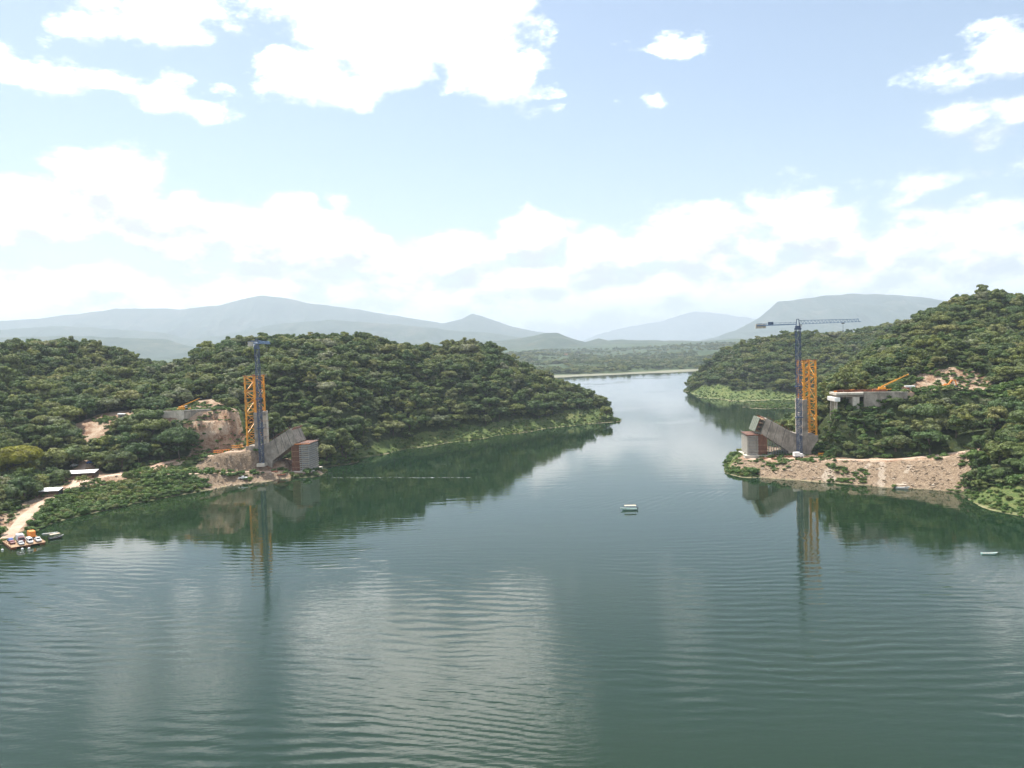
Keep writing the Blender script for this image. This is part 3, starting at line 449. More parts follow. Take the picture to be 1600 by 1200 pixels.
# ---------------------------------------------------------------- vegetation meshes
def leaf_cloud(lobes,per,size,seed,core=.74):
    r=np.random.default_rng(seed); V=[];Fq=[]; k=0
    ico=None
    for (cx,cy,cz,rx,rz) in lobes:
        n=int(per*rx*rx); d=r.normal(size=(n,3)); d/=np.linalg.norm(d,axis=1)[:,None]; d[:,2]=np.where(d[:,2]<-.35,-d[:,2],d[:,2])
        p=np.array([cx,cy,cz])+d*np.array([rx,rx,rz])*(r.uniform(.8,1.08,n)[:,None])
        nn=d*np.array([1,1,1.2])+r.normal(size=(n,3))*.42; nn/=np.linalg.norm(nn,axis=1)[:,None]
        t1=np.cross(nn,r.normal(size=(n,3))); t1/=np.linalg.norm(t1,axis=1)[:,None]; t2=np.cross(nn,t1)
        s=(size*r.uniform(.6,1.25,n))[:,None]
        a=p+t1*s; b=p+t2*s*.62+nn*s*.12; c=p-t1*s; e=p-t2*s*.62+nn*s*.12
        q=np.stack([a,b,c,e],1).reshape(-1,3); V.append(q); Fq.append(np.arange(k,k+4*n).reshape(-1,4)); k+=4*n
        if core:
            m_,l_=7,5; th=np.linspace(0,2*np.pi,m_,endpoint=False); ph=np.linspace(-1.2,1.2,l_)
            pts=np.array([[cx+rx*core*np.cos(q_)*np.cos(a_)*(1+.2*r.normal()*.5),cy+rx*core*np.cos(q_)*np.sin(a_),cz+rz*core*np.sin(q_)] for q_ in ph for a_ in th]); V.append(pts)
            Fq.append(np.array([[k+i*m_+j,k+i*m_+(j+1)%m_,k+(i+1)*m_+(j+1)%m_,k+(i+1)*m_+j] for i in range(l_-1) for j in range(m_)])); k+=len(pts)
    return np.concatenate(V),np.concatenate(Fq)
def crown_lobes(seed,R_=4.6,top=9.5,flat=.55,n=15,low=.4):
    r=np.random.default_rng(seed); L=[]
    for i in range(n):
        a=i*2.399+r.uniform(-.5,.5); q=math.sqrt((i+.4)/n)*R_*r.uniform(.75,1.05)
        z=top-1.6-flat*(q*q)/R_*r.uniform(.8,1.3)+r.uniform(-.7,.7); rr=r.uniform(1.25,2.25)*R_/4.6
        L.append((q*math.cos(a),q*math.sin(a),z,rr,rr*r.uniform(.62,.85)))
    for i in range(int(n*low)):
        a=r.uniform(0,6.28); q=R_*r.uniform(.4,.8); L.append((q*math.cos(a),q*math.sin(a),top*.42+r.uniform(-1,1.2),1.5,1.1))
    return L
def trunk_mesh(name,seed,top=7.,r0=.32,limbs=5,spread=3.):
    r=random.Random(seed); b=MB(); p=Vector((0,0,-.8)); pts=[p]
    for i in range(4): p=p+Vector((r.uniform(-.3,.3),r.uniform(-.3,.3),top*.17+.2)); pts.append(p)
    for i in range(4): b.bar(pts[i],pts[i+1],r0*2*(1-.14*i),n=6)
    for i in range(limbs):
        a=i*6.28/limbs+r.uniform(-.4,.4); q=pts[2].lerp(pts[4],r.random()); e=q+Vector((math.cos(a)*spread*r.uniform(.6,1),math.sin(a)*spread*r.uniform(.6,1),top*.32)); b.bar(q,e,r0*.75,n=5)
    me=npmesh(name,b.v,b.f,[M['bark']]); return me
CROWN=[];BUSH=[];TRUNK=[]
for i in range(14):
    kind=i%7
    L=crown_lobes(100+i,R_=[4.6,5.6,3.6,5.0,4.2,6.2,4.4][kind],top=[9.5,8.2,11.5,9.0,10.5,8.8,9.][kind],flat=[.55,.25,.8,.45,.3,.2,.6][kind],n=[17,20,14,20,11,24,15][kind],low=[.4,.2,.6,.4,.3,.15,.5][kind])
    L=[(a+random.uniform(-.5,.5),b+random.uniform(-.5,.5),c+random.uniform(-.5,.5),d*random.uniform(.55,1.15),e*random.uniform(.6,1.1)) for a,b,c,d,e in L]
    v,f_=leaf_cloud(L,46 if kind!=4 else 30,.50,200+i,.72 if kind!=4 else 0); CROWN.append(npmesh('crown',v,f_,[M['leaf']]))
for i in range(5): TRUNK.append(trunk_mesh('trunk',i))
for i in range(5):
    r=random.Random(i); L=[(r.uniform(-.9,.9),r.uniform(-.9,.9),r.uniform(.4,1.1),r.uniform(.6,1.),r.uniform(.5,.8)) for _ in range(5)]
    v,f_=leaf_cloud(L,55,.34,300+i,.7); BUSH.append(npmesh('bush',v,f_,[M['scrubleaf']]))
def lib(name,meshes):
    c=bpy.data.collections.new(name)
    for i,me in enumerate(meshes): c.objects.link(bpy.data.objects.new('%s_%02d'%(name,i),me))
    return c
def scatter(name,P,rot,scl,vi,library,label,cat,kind='stuff'):
    me=bpy.data.meshes.new(name); me.vertices.add(len(P)); me.vertices.foreach_set('co',np.asarray(P,np.float32).ravel())
    a=me.attributes.new('rot','FLOAT_VECTOR','POINT'); a.data.foreach_set('vector',np.asarray(rot,np.float32).ravel())
    a=me.attributes.new('scl','FLOAT_VECTOR','POINT'); a.data.foreach_set('vector',np.asarray(scl,np.float32).ravel())
    a=me.attributes.new('vi','INT','POINT'); a.data.foreach_set('value',np.asarray(vi,np.int32)); me.update()
    o=link(bpy.data.objects.new(name,me)); tag(o,label,cat,kind=kind)
    g=bpy.data.node_groups.new(name+'_scatter','GeometryNodeTree'); g.interface.new_socket('Geometry',in_out='INPUT',socket_type='NodeSocketGeometry'); g.interface.new_socket('Geometry',in_out='OUTPUT',socket_type='NodeSocketGeometry')
    N=g.nodes; gi=N.new('NodeGroupInput'); go=N.new('NodeGroupOutput'); ci=N.new('GeometryNodeCollectionInfo'); ci.inputs[0].default_value=library; ci.inputs['Separate Children'].default_value=True; ci.inputs['Reset Children'].default_value=True
    ip=N.new('GeometryNodeInstanceOnPoints'); ip.inputs['Pick Instance'].default_value=True
    def na(nm,ty):
        x=N.new('GeometryNodeInputNamedAttribute'); x.data_type=ty; x.inputs[0].default_value=nm; return x.outputs[0]
    lk=g.links.new; lk(gi.outputs[0],ip.inputs['Points']); lk(ci.outputs[0],ip.inputs['Instance']); lk(na('vi','INT'),ip.inputs['Instance Index'])
    e2r=N.new('FunctionNodeEulerToRotation'); lk(na('rot','FLOAT_VECTOR'),e2r.inputs[0]); lk(e2r.outputs[0],ip.inputs['Rotation']); lk(na('scl','FLOAT_VECTOR'),ip.inputs['Scale']); lk(ip.outputs[0],go.inputs[0])
    md=o.modifiers.new('scatter','NODES'); md.node_group=g; return o
# ---------------------------------------------------------------- forest
SP=5.6
tx,ty=np.meshgrid(np.arange(GX0+6,GX1-6,SP),np.arange(GY0+6,GY1-6,SP)); tx=tx+(np.arange(tx.shape[0])%2)[:,None]*SP/2
tx=(tx+rng.uniform(-3.4,3.4,tx.shape)).ravel(); ty=(ty+rng.uniform(-3.4,3.4,ty.shape)).ravel(); tz=ground_z(tx,ty)
tex=lambda x,y,s:fbm(x/s,y/s,3)
ok=(tz>2.2)&(np.abs(tx)<ty*.80+40)
for k in ('dirt','rock','grass','scrub','notree'): ok&=~mask_at(k,tx,ty)
for k,(w_,pl) in ROADS.items(): d,_=seg_dist(tx,ty,pl); ok&=d>w_/2+(1.8 if k=='valley' else 3.2)
vx=(tx-170.9)*.99609-(ty-466)*.08834; vy=(tx-170.9)*.08834+(ty-466)*.99609   # keep the viaduct clear
ok&=~((vx>12)&(vx<48)&(np.abs(vy)<8)); ok&=~((vx>=48)&(vx<138)&(vy>-9)&(vy<16)); lowz=((vx>10)&(vx<140)&(vy>-22)&(vy<=-8))|((vx>10)&(vx<34)&(vy<10)); ok&=~((tx>-224)&(tx<-186)&(ty>499)&(ty<531))
lx=(tx+158.6)*.99609-(ty-495.2)*.08834; ly=(tx+158.6)*.08834+(ty-495.2)*.99609
ok&=~((lx>-14)&(lx<40)&(np.abs(ly)<16)); ok&=~((vx<12)&(vx>-42)&(np.abs(vy)<15))
for sx_,sy_,sr_ in ((-281,424,9),(-207,478,8),(-226,472,6),(222,376,4),(-213.5,433,3),(-242,435,10),(-237,399,7)): ok&=np.hypot(tx-sx_,ty-sy_)>sr_
# slim the stand where a canopy gap shows, and thin the hidden back slopes
ok&=(rng.random(len(tx))<.93)
tx,ty,tz,lowz=tx[ok],ty[ok],tz[ok],lowz[ok]
tsz=np.clip((.80+tex(tx,ty,40)*.5)*np.exp(rng.normal(0,.36,len(tx))),.36,1.75)
big=rng.random(len(tx))<.05; tsz[big]*=1.2; tsz=np.minimum(tsz,1.55); tsz=np.where(lowz,np.minimum(tsz,np.where((tx-170.9)*.99609-(ty-466)*.08834>44,.5,.36)+.27*rng.random(len(tx))),tsz)
tvi=rng.integers(0,14,len(tx)); trz=rng.uniform(0,6.28,len(tx)); tsq=rng.uniform(.82,1.12,len(tx))
# rank the trees by how much of each shows from the lake; the 300 that show largest become single tree objects
def to_px(x,y,z):
    d=np.stack([x,y,z-74.],-1); a=d@np.array(CR[0]); b=d@np.array(CR[1]); c=-(d@np.array(CR[2])); return 400+616*a/c,300-616*b/c,c
cz=tz+6.5*tsz; px,py,pd=to_px(tx,ty,cz); pr=616*5.2*tsz/pd
own=np.zeros((600,800),bool); vis=np.zeros(len(tx))
for i in np.argsort(pd):
    x0,x1=int(px[i]-pr[i]),int(px[i]+pr[i])+1; y0,y1=int(py[i]-pr[i]*.9),int(py[i]+pr[i]*.9)+1
    x0,x1,y0,y1=max(x0,0),min(x1,800),max(y0,0),min(y1,600)
    if x1<=x0 or y1<=y0: continue
    s=own[y0:y1,x0:x1]; vis[i]=s.size-s.sum(); own[y0:y1,x0:x1]=True
inview=(px>8)&(px<792)&(py<600)
score=np.where(inview,vis,0)
single=np.zeros(len(tx),bool); single[np.argsort(-score)[:300]]=True
def zone(x,y):
    if x<0:
        if x<-200 and y<480: return ('green broadleaf tree on the low slope left of the dirt ramp' if x<-245 else 'green broadleaf tree on the slope above the left haul road'),'trees around the left landing'
        if y<545 and x<-150: return 'green broadleaf tree in the stand beside the left abutment clearing','trees beside the left clearing'
        if x<-150: return 'green canopy tree high on the left forested hillside','trees on the left hillside'
        return 'green canopy tree on the wooded headland right of the left towers','trees on the left headland'
    if y>800: return 'hazy green tree on the far wooded peninsula','trees on the far peninsula'
    if y<432 and x>235: return 'dark green tree leaning over the lower right shore','trees at the lower right shore'
    if y<475: return 'dark green tree on the slope between right bank road and viaduct','trees below the right viaduct'
    if x<215: return 'green tree behind the right arch stub and orange tower','trees behind the right arch stub'
    return 'dark green tree on the high right hillside above the excavation','trees on the right hillside'
for i in np.where(single)[0]:
    e=empty('broadleaf_tree',(tx[i],ty[i],tz[i]-.3),trz[i]); s=tsz[i]; e.scale=(s,s,s*tsq[i])
    a,b=zone(tx[i],ty[i]); tag(e,a,'tree',b)
    link(bpy.data.objects.new('crown',CROWN[tvi[i]]),e); link(bpy.data.objects.new('trunk',TRUNK[i%5]),e)
r_=~single
scatter('forest',np.c_[tx,ty,tz-.3][r_],np.c_[tx*0,ty*0,trz][r_],np.c_[tsz,tsz,tsz*tsq][r_],tvi[r_],lib('forest_crown',CROWN),'dense green forest covering the hills around the lake','forest')
print('TREES',len(tx),'single',single.sum(),'visible',int((vis>2).sum()))
# far valley trees
n=16000; yy=1850+rng.random(n)**1.6*3300; xx=rng.uniform(-.35,.62,n)*yy; zz=far_z(xx,yy); dl=yy-(1800+.55*xx)
k=(zz>1.2)&(tex(xx,yy,220)+rng.normal(0,.12,n)>-.10); xx,yy,zz=xx[k],yy[k],zz[k]; n=len(xx); s=rng.uniform(.8,1.7,n)
scatter('valley_forest',np.c_[xx,yy,zz-.5],np.c_[xx*0,xx*0,rng.uniform(0,6.28,n)],np.c_[s*1.3,s*1.3,s],rng.integers(0,14,n),lib('valley_crown',CROWN),'hazy scattered trees on the far valley floor','forest')
# shoreline scrub: dense on the left slope, loose on the grass banks
sx,sy=np.meshgrid(np.arange(GX0,GX1,1.5),np.arange(GY0,1300,1.5)); sx=(sx+rng.uniform(-.7,.7,sx.shape)).ravel(); sy=(sy+rng.uniform(-.7,.7,sy.shape)).ravel()
q=np.abs(sx)<sy*.75+20; sx,sy=sx[q],sy[q]; sz=ground_z(sx,sy)
isS=mask_at('scrub',sx,sy); isG=mask_at('grass',sx,sy); isD=mask_at('dirt',sx,sy)|mask_at('rock',sx,sy); pt=tex(sx,sy,16)
edge=(sz>.1)&(sz<7)&~isS&~isG&~isD
u_=rng.random(len(sx))
occ=np.zeros(XX.shape); np.maximum.at(occ,(np.clip(np.round((ty-GY0)/GS).astype(int),0,len(gy)-1),np.clip(np.round((tx-GX0)/GS).astype(int),0,len(gx)-1)),tsz); occ=blur(blur((occ>.62)*1.)); MASK['occ']=(occ>.02)*1.
openg=(sz>1.)&(sy<570)&~isS&~isG&~isD&~mask_at('occ',sx,sy)&(u_<.42)
for cx_,cy_,hx_,hy_ in ((170,462,10,13),(150,462,16,10),(-152,496,24,12),(-215,520,16,9)): openg&=~((np.abs(sx-cx_)<hx_)&(np.abs(sy-cy_)<hy_))
q=(sz>.08)&((isS&(u_<.62))|(isG&(u_<np.where(sy>850,.14,np.where(sz<1.3,.5,.26)+.4*pt)))|(isD&(pt>np.where(mask_at('rock',sx,sy),.27,np.where(sx<0,-.05,.08)))&(u_<.34))|(edge&(u_<.35))|openg)
for k,(w_,pl) in ROADS.items(): d,_=seg_dist(sx,sy,pl); q&=d>w_/2+.8
sx,sy,sz,isS,isG,openg=sx[q],sy[q],sz[q],isS[q],isG[q],openg[q]; n=len(sx); s=np.where(openg,rng.uniform(.9,2.,n),1.)*np.where(isS,rng.uniform(.6,1.7,n)*np.where(sx>-212,np.where(sy>448,.45,1.),1.),np.where(isG,rng.uniform(.35,.95,n),rng.uniform(.5,1.2,n)))
scatter('shore_scrub',np.c_[sx,sy,sz-.15],np.c_[sx*0,sx*0,rng.uniform(0,6.28,n)],np.c_[s,s,s*rng.uniform(.6,1.1,n)],rng.integers(0,5,n),lib('scrub_bush',BUSH),'low green scrub and tall grass along the shore','scrub')
print('SCRUB',n)
# rubble on the cut banks
ROCK=[]
for i in range(6):
    r=np.random.default_rng(i+50); b=MB(); d=np.array([(x,y,z) for x in(-1,1) for y in(-1,1) for z in(-1,1)],float)*r.uniform(.35,.75,(8,3))
    b.add(d,[(0,1,3,2),(4,6,7,5),(0,4,5,1),(2,3,7,6),(0,2,6,4),(1,5,7,3)]); ROCK.append(npmesh('boulder',b.v,b.f,[M['rock'] if i<4 else M['paledust']]))
sx=rng.uniform(-260,300,160000); sy=rng.uniform(340,560,160000); sz=ground_z(sx,sy); q=(sz>-.2)&((mask_at('rock',sx,sy)&(rng.random(160000)<.38))|(mask_at('dirt',sx,sy)&(rng.random(160000)<.12)))
for k,(w_,pl) in ROADS.items(): d,_=seg_dist(sx,sy,pl); q&=d>w_/2+.5
sx,sy,sz=sx[q],sy[q],sz[q]; n=len(sx); s=rng.uniform(.3,1.,n)**4*1.1+.12
scatter('rubble',np.c_[sx,sy,sz],np.c_[rng.uniform(-.4,.4,(n,2)),rng.uniform(0,6.28,n)],np.c_[s,s,s*.45],np.where(rng.random(n)<.06,5,rng.integers(0,4,n)),lib('rubble_rock',ROCK),'broken tan rubble covering the cut banks','rubble')
print('RUBBLE',n)
# ---------------------------------------------------------------- bridge halves
PIERL=(-158.6,495.2); PIERR=(170.9,466.0); BROT=-math.atan2(.08834,.99609)
def wp(o,u,v): return (o[0]+.99609*u+.08834*v, o[1]-.08834*u+.99609*v)
W=8.3
def arch_stub(name,o,s,base,label):
    e=empty(name,(o[0],o[1],0),BROT); tag(e,label,'bridge arch')
    X=lambda u:s*u
    # springing block and cantilevered box rib, one cast body
    prof=[(-7.2,18.4),(-7.2,15.8),(-3.2,9.4),(-3.2,base-2),(9.2,base-2),(9.7,9.2),(25.6,20.1),(21.9,29.),(7.3,20.3),(1.6,18.4)]
    MB().prism([(X(u),z) for u,z in prof],-W,W).build('rib',M['concrete'],e,bevel=.12)
    d=Vector((X(14.6),0,8.7)).normalized(); nrm=Vector((X(-8.7),0,14.6)).normalized()
    for k,f in enumerate((.28,.55,.8)):     # pour joints on the flank
        p=Vector((X(7.3),-W-.04,20.3)).lerp(Vector((X(21.9),-W-.04,29.)),f); q=Vector((X(9.7),-W-.04,9.2)).lerp(Vector((X(25.6),-W-.04,20.1)),f)
        MB().bar(p,q,.14,.22).build('joint_strip',M['dark'],e)
    for k in range(5):                       # formwork ribs on the end face
        y=-W+1+k*(2*W-2)/4; MB().bar((X(22.1),y,28.7),(X(25.8),y,20.4),.5,.35).build('end_rib',M['concrete'] if s>0 else M['green_form'],e)
    if s<0:
        for k in range(4):                   # climbing formwork standing off the end face
            y=-W+.3+k*4.1; MB().prism([(X(28.6),21.3),(X(29.),21.3),(X(25.9),29.2),(X(25.5),29.2)],y,y+3.6).build('formwork_panel',M['green_form'],e)
            MB().bar((X(28.2),y+.3,21.5),(X(25.1),y+.3,29.),.25).bar((X(28.2),y+3.2,21.5),(X(25.1),y+3.2,29.),.25).build('formwork_waler',M['rust'],e)
        for k in range(4):
            z=21.4+k*2.3; u=25.9-k*.95; box('end_ledge',M['wood'],e,X(u),X(u+2.),-W-.6,W,z,z+.2)
    b=MB(); r=random.Random(5)
    for k in range(26):                      # starter bars
        y=r.uniform(-W+.5,W-.5); b.bar((X(22.2),y,27.5),(X(23.6+r.uniform(0,.8)),y+r.uniform(-.2,.2),29.3+r.uniform(0,.6)),.12)
    b.build('starter_bars',M['rust'],e)
    b=MB()
    for k in range(9):                       # edge board and posts along the top flank
        p=Vector((X(8),-W+.3,20.7)).lerp(Vector((X(21.5),-W+.3,28.8)),k/8); b.bar(p,p+Vector((0,0,1.2)),.12)
    b.bar((X(8),-W+.3,21.8),(X(21.5),-W+.3,29.9),.12); b.build('edge_railing',M['rust'],e)
    return e
def pier(name,o,s,label):
    e=empty(name,(o[0],o[1],18.4),BROT); tag(e,label,'bridge pier')
    for y in (-6.6,6.6): MB().box(-1.35,1.35,y-1.5,y+1.5,0,20.8).build('column',M['concrete'] if y<0 else M['pale_concrete'],e,bevel=.15)  # far column's sunlit look put into a paler concrete
    for z0,z1 in ((18.2,20.6),(10.5,12.6),(3.4,5.)): box('crossbeam',M['concrete'],e,-1.3,1.3,-4.9,4.9,z0,z1,.1)
    for z in (19.,14.5,9.5,4.5): 
        b=MB(); b.box(-1.75,1.75,6.6-1.85,6.6+1.85,z,z+.14).box(-1.75,1.75,-6.6-1.85,-6.6+1.85,z,z+.14); b.build('pour_ring',M['wood'],e)
    return e
def stay_tower(name,o,s,label):
    e=empty(name,(o[0],o[1],18.4),BROT); tag(e,label,'lattice tower')
    X=lambda u:s*u; UL,UR,VY,T=-6.6,0.,6.6,43.6
    legs={'ln':(UL,-VY,0.),'lf':(UL,VY,0.),'rn':(UR,-VY,20.8),'rf':(UR,VY,20.8)}
    for k,(u,y,z) in legs.items():
        L=MB().bar((X(u),y,z),(X(u),y,T),1.25,n=8).build('leg',M['yellow'],e)
        b=MB()
        zz=z
        while zz<T: b.box(X(u)-.85,X(u)+.85,y-.85,y+.85,zz,zz+.22); zz+=5.6
        b.build('flange',M['yellow'],L)
    def face(a,b_,z0,step=4.3,w=.42):
        mb=MB(); z=z0; k=0
        (u0,y0),(u1,y1)=a,b_
        while z<T-1:
            z2=min(z+step,T-.4); mb.bar((X(u0),y0,z),(X(u1),y1,z),w*.9)
            p,q=((u0,y0),(u1,y1)) if k%2 else ((u1,y1),(u0,y0)); mid=((u0+u1)/2,(y0+y1)/2)
            mb.bar((X(p[0]),p[1],z),(X(q[0]),q[1],z2),w); 
            
            z=z2;k+=1
        mb.bar((X(u0),y0,T-.5),(X(u1),y1,T-.5),w); mb.build('bracing',M['yellow'],e)
    face((UL,-VY),(UR,-VY),21.5); face((UL,VY),(UR,VY),21.5); face((UR,-VY),(UR,VY),22.,6.5,.3); face((UL,-VY),(UL,VY),1.,6.5,.3)
    mb=MB()
    for z in (3.,7.,11.,15.,19.):                # ties from the landward legs back to the pier
        for y in (-VY,VY): mb.bar((X(UL),y,z),(X(-1.6),y,z+(.0 if z%2 else 2)),.4); mb.bar((X(UL),y,z),(X(-1.6),y,z+3.6),.3)
    mb.build('pier_tie',M['yellow'],e)
    mb=MB()
    for u,y in ((UL,-VY),(UL,VY),(UR,-VY),(UR,VY)): mb.box(X(u)-1.1,X(u)+1.1,y-1.1,y+1.1,T,T+.35)
    mb.build('saddle_plates',M['rust'],e); return e
def tower_crane(name,loc,height,jib_ang,jib_len,cj_len,label):
    e=empty(name,loc,0); tag(e,label,'crane'); h=1.15
    box('foundation',M['pale_concrete'],e,-2.6,2.6,-2.6,2.6,-1.2,.8,.1)
    mast=MB()
    for sx in(-1,1):
        for sy in(-1,1): mast.bar((sx*h,sy*h,.8),(sx*h,sy*h,height-3),.28)
    z=.8;k=0
    while z<height-4.5:
        z2=z+2.4
        for sx in(-1,1):
            mast.bar((sx*h,-h,z),(sx*h,h,z2) if k%2 else (sx*h,h,z),.2); mast.bar((sx*h,-h if k%2 else h,z),(sx*h,h if k%2 else -h,z2),.2)
            mast.bar((-h,sx*h,z),(h,sx*h,z),.2); mast.bar((-h if k%2 else h,sx*h,z),(h if k%2 else -h,sx*h,z2),.2)
        z=z2;k+=1
    mo=mast.build('mast',M['blue'],e)
    lad=MB()
    for k in range(int((height-6)/4.8)):
        z=1.5+k*4.8; sgn=1 if k%2 else -1; lad.bar((sgn*.55,-.4,z),(-sgn*.55,-.4,z+4.6),.5,.12)
    lad.build('ladder',M['grey'],mo)
    z=9.
    cl=MB()
    for zc in (22.,40.): cl.box(-1.75,1.75,-1.75,1.75,zc,zc+.7)
    cl.build('mast_collar',M['blue'],mo)
    ca,sa=math.cos(jib_ang),math.sin(jib_ang); P=lambda a,b,c:(ca*a-sa*b,sa*a+ca*b,c)
    H=height
    sl=MB().box(-1.5,1.5,-1.5,1.5,H-3.2,H-2.2).box(-1.2,1.2,-1.2,1.2,H-2.2,H-.9); sl.build('slewing_unit',M['blue'],e)
    hd=MB()
    for a in(-1,1):
        for b in(-1,1): hd.bar(P(a*.9,b*.8,H-1),P(a*.55,b*.6,H+2.9),.3)
    hd.bar(P(-.6,0,H+2.9),P(.6,0,H+2.9),1.2,.3); hd.build('tower_head',M['blue'],e)
    jb=MB(); n=int(jib_len/1.9)
    for y in(-.75,.75): jb.bar(P(.6,y,H),P(jib_len,y,H+.25),.24)
    jb.bar(P(.6,0,H+2.1),P(jib_len-1,0,H+1.7),.26)
    for i in range(n):
        a0=.8+i*(jib_len-1.6)/n; a1=.8+(i+.5)*(jib_len-1.6)/n; a2=.8+(i+1)*(jib_len-1.6)/n
        for y in(-.75,.75): jb.bar(P(a0,y,H),P(a1,0,H+2.),.15); jb.bar(P(a1,0,H+2.),P(a2,y,H),.15)
        jb.bar(P(a0,-.75,H),P(a0,.75,H),.14)
    jo=jb.build('jib',M['paleblue'],e)
    MB().bar(P(jib_len*.72,-.6,H-.35),P(jib_len*.72,.6,H-.35),1.6,.5).bar(P(jib_len*.72,0,H-.5),P(jib_len*.72,0,H-4.5),.12).bar(P(jib_len*.72-.3,0,H-4.8),P(jib_len*.72+.3,0,H-4.8),.6).build('trolley',M['dark'],jo)
    cj=MB(); 
    for y in(-.9,.9): cj.bar(P(-.6,y,H),P(-cj_len,y,H),.35,.6)
    for i in range(8): cj.bar(P(-1-i*(cj_len-1)/8,-.9,H),P(-1-(i+1)*(cj_len-1)/8,.9,H),.18); cj.bar(P(-1-i*(cj_len-1)/8,.9,H+1.2),P(-1-i*(cj_len-1)/8,.9,H),.12); cj.bar(P(-1-i*(cj_len-1)/8,-.9,H+1.2),P(-1-(i+1)*(cj_len-1)/8,-.9,H),.12)
    for y in(-.9,.9): cj.bar(P(-.6,y,H+1.2),P(-cj_len,y,H+1.2),.14)
    co=cj.build('counter_jib',M['paleblue'],e)
    for i in range(4): MB().bar(P(-cj_len+.4+i*1.15,0,H+.9),P(-cj_len+.4+i*1.15,0,H-1.7),2.2,.95).build('counterweight',M['pale_concrete'],co)
    MB().bar(P(-cj_len+6.2,0,H+1.1),P(-cj_len+9.2,0,H+1.1),1.7,1.5).build('winch_house',M['blue'],co)
    MB().bar(P(.4,1.5,H-.9),P(2.1,1.5,H-.9),1.3,2.).build('cab',M['white'],e)
    MB().bar(P(2.08,1.5,H-.7),P(2.2,1.5,H-.7),1.15,1.4).build('cab_window',M['glass'],e)
    return e
def support_tower(name,o,s,zb,label):
    e=empty(name,(o[0],o[1],zb),BROT); tag(e,label,'shoring tower'); X=lambda u:s*u
    zt=19.-zb
    box('base_slab',M['pale_concrete'],e,X(18.6),X(35.),-W-2.2,W+2,-2.2,.9,.1)
    # riverward block of stacked shoring lifts with ledges
    nl=13; hh=(zt-.9)/nl
    for k in range(nl):
        z=.9+k*hh; box('shoring_lift',M['concrete'] if (k%3) else M['grey'],e,X(28.3),X(31.9),-W+.9,W-1.8,z+.3,z+hh)
        box('ledge',M['pale_concrete'],e,X(27.1),X(33.5),-W-.75,W-.3,z,z+.3)
    b=MB()
    for y in [-W-.3+i*2.05 for i in range(9)]: b.bar((X(33.2),y,.9),(X(33.2),y,zt+.8),.2)
    for u in (27.4,28.7,30.,31.3,32.6): b.bar((X(u),-W-.5,.9),(X(u),-W-.5,zt+.8),.2)
    for k in range(0,nl,2):
        z=.9+k*hh; z2=z+2*hh; b.bar((X(27.4),-W-.6,z),(X(30.),-W-.6,z2),.13).bar((X(32.6),-W-.6,z),(X(30.),-W-.6,z2),.13)
        for j in range(4): b.bar((X(33.3),-W+j*4.1,z),(X(33.3),-W+2.05+j*4.1,z2),.13)
    b.build('scaffold_posts',M['grey'],e)
    # landward brown sheeting, one board at a time
    n=9
    for k in range(n):
        u0=21.8+k*5.5/n; top=min(zt,20.1-(25.6-u0-.3)*.685-zb) if u0<25.6 else zt-.2
        r=random.Random(k); box('board',M['brown'],e,X(u0),X(u0+5.5/n-.07),-W+.1+r.uniform(0,.12),-W+.4,.9,top)
        if k%2==0: box('post',M['rust'],e,X(u0+.1),X(u0+.45),-W+.5,W-1.5,.9,top-.4) if k in(0,4,8) else None
    for z in (3.,6.5,10.,13.):
        if z<zt-3: box('waler',M['wood'],e,X(22.+max(0,(z+zb-17.3)/.685)),X(27.2),-W-.12,-W+.08,z,z+.28)
    pl=MB()
    for k in range(7): pl.box(X(26.),X(33.9),-W-1.3+k*2.6,-W+1.1+k*2.6,zt+.45,zt+.62)
    pl.build('working_platform',M['brown'],e)
    box('edge_beam',M['orange'] if s>0 else M['rust'],e,X(24.5),X(34.4),-W-1.5,-W-1.32,zt+.2,zt+.62)
    b=MB()
    for k in range(9):
        u=26+k; b.bar((X(u),-W-1.2,zt+.62),(X(u),-W-1.2,zt+1.8),.09)
    b.bar((X(26),-W-1.2,zt+1.75),(X(34.2),-W-1.2,zt+1.75),.09); b.bar((X(34.2),-W-1.2,zt+1.75),(X(34.2),W,zt+1.75),.09)
    b.build('guard_rail',M['grey'],e)
    return e
def scaffold(name,o,s,zb,label):
    e=empty(name,(o[0],o[1],zb),BROT); tag(e,label,'scaffolding'); X=lambda u:s*u
    for y in (-W+.2,-2.5,3.,W-.6):
        b=MB(); u=9.6
        while u<21.5:
            top=9.2+(u-9.7)*.685-zb-.3
            if top>1: b.bar((X(u),y,0),(X(u),y,top),.13)
            u+=1.45
        z=1.2
        while z<11:
            us=max(9.6,9.7+(z+zb-9.2+.3)/.685)
            if us<21.2: b.bar((X(us),y,z),(X(21.4),y,z),.11)
            z+=1.5
        b.build('standard_row',M['grey'],e)
    return e
arch_stub('arch_stub',PIERL,1,6,'grey concrete arch stub rising towards the water on left bank')
arch_stub('arch_stub',PIERR,-1,6,'grey concrete arch stub with green formwork end on right bank')
pier('bridge_pier',PIERL,1,'two-column concrete pier behind the left blue crane'); pier('bridge_pier',PIERR,-1,'two-column concrete pier behind the right blue crane')
stay_tower('stay_tower',PIERL,1,'orange lattice stay tower on the left bank pier'); stay_tower('stay_tower',PIERR,-1,'orange lattice stay tower on the right bank pier')
c=wp(PIERL,4.2,-11.6); tower_crane('tower_crane',(c[0],c[1],7.6),74.2,R(96),40,19,'slim blue tower crane with jib seen end-on at left bank')
c=wp(PIERR,-4.4,-11.6); tower_crane('tower_crane',(c[0],c[1],7.0),76.2,R(-17),33.5,22.5,'blue tower crane with long pale jib above the right bank')
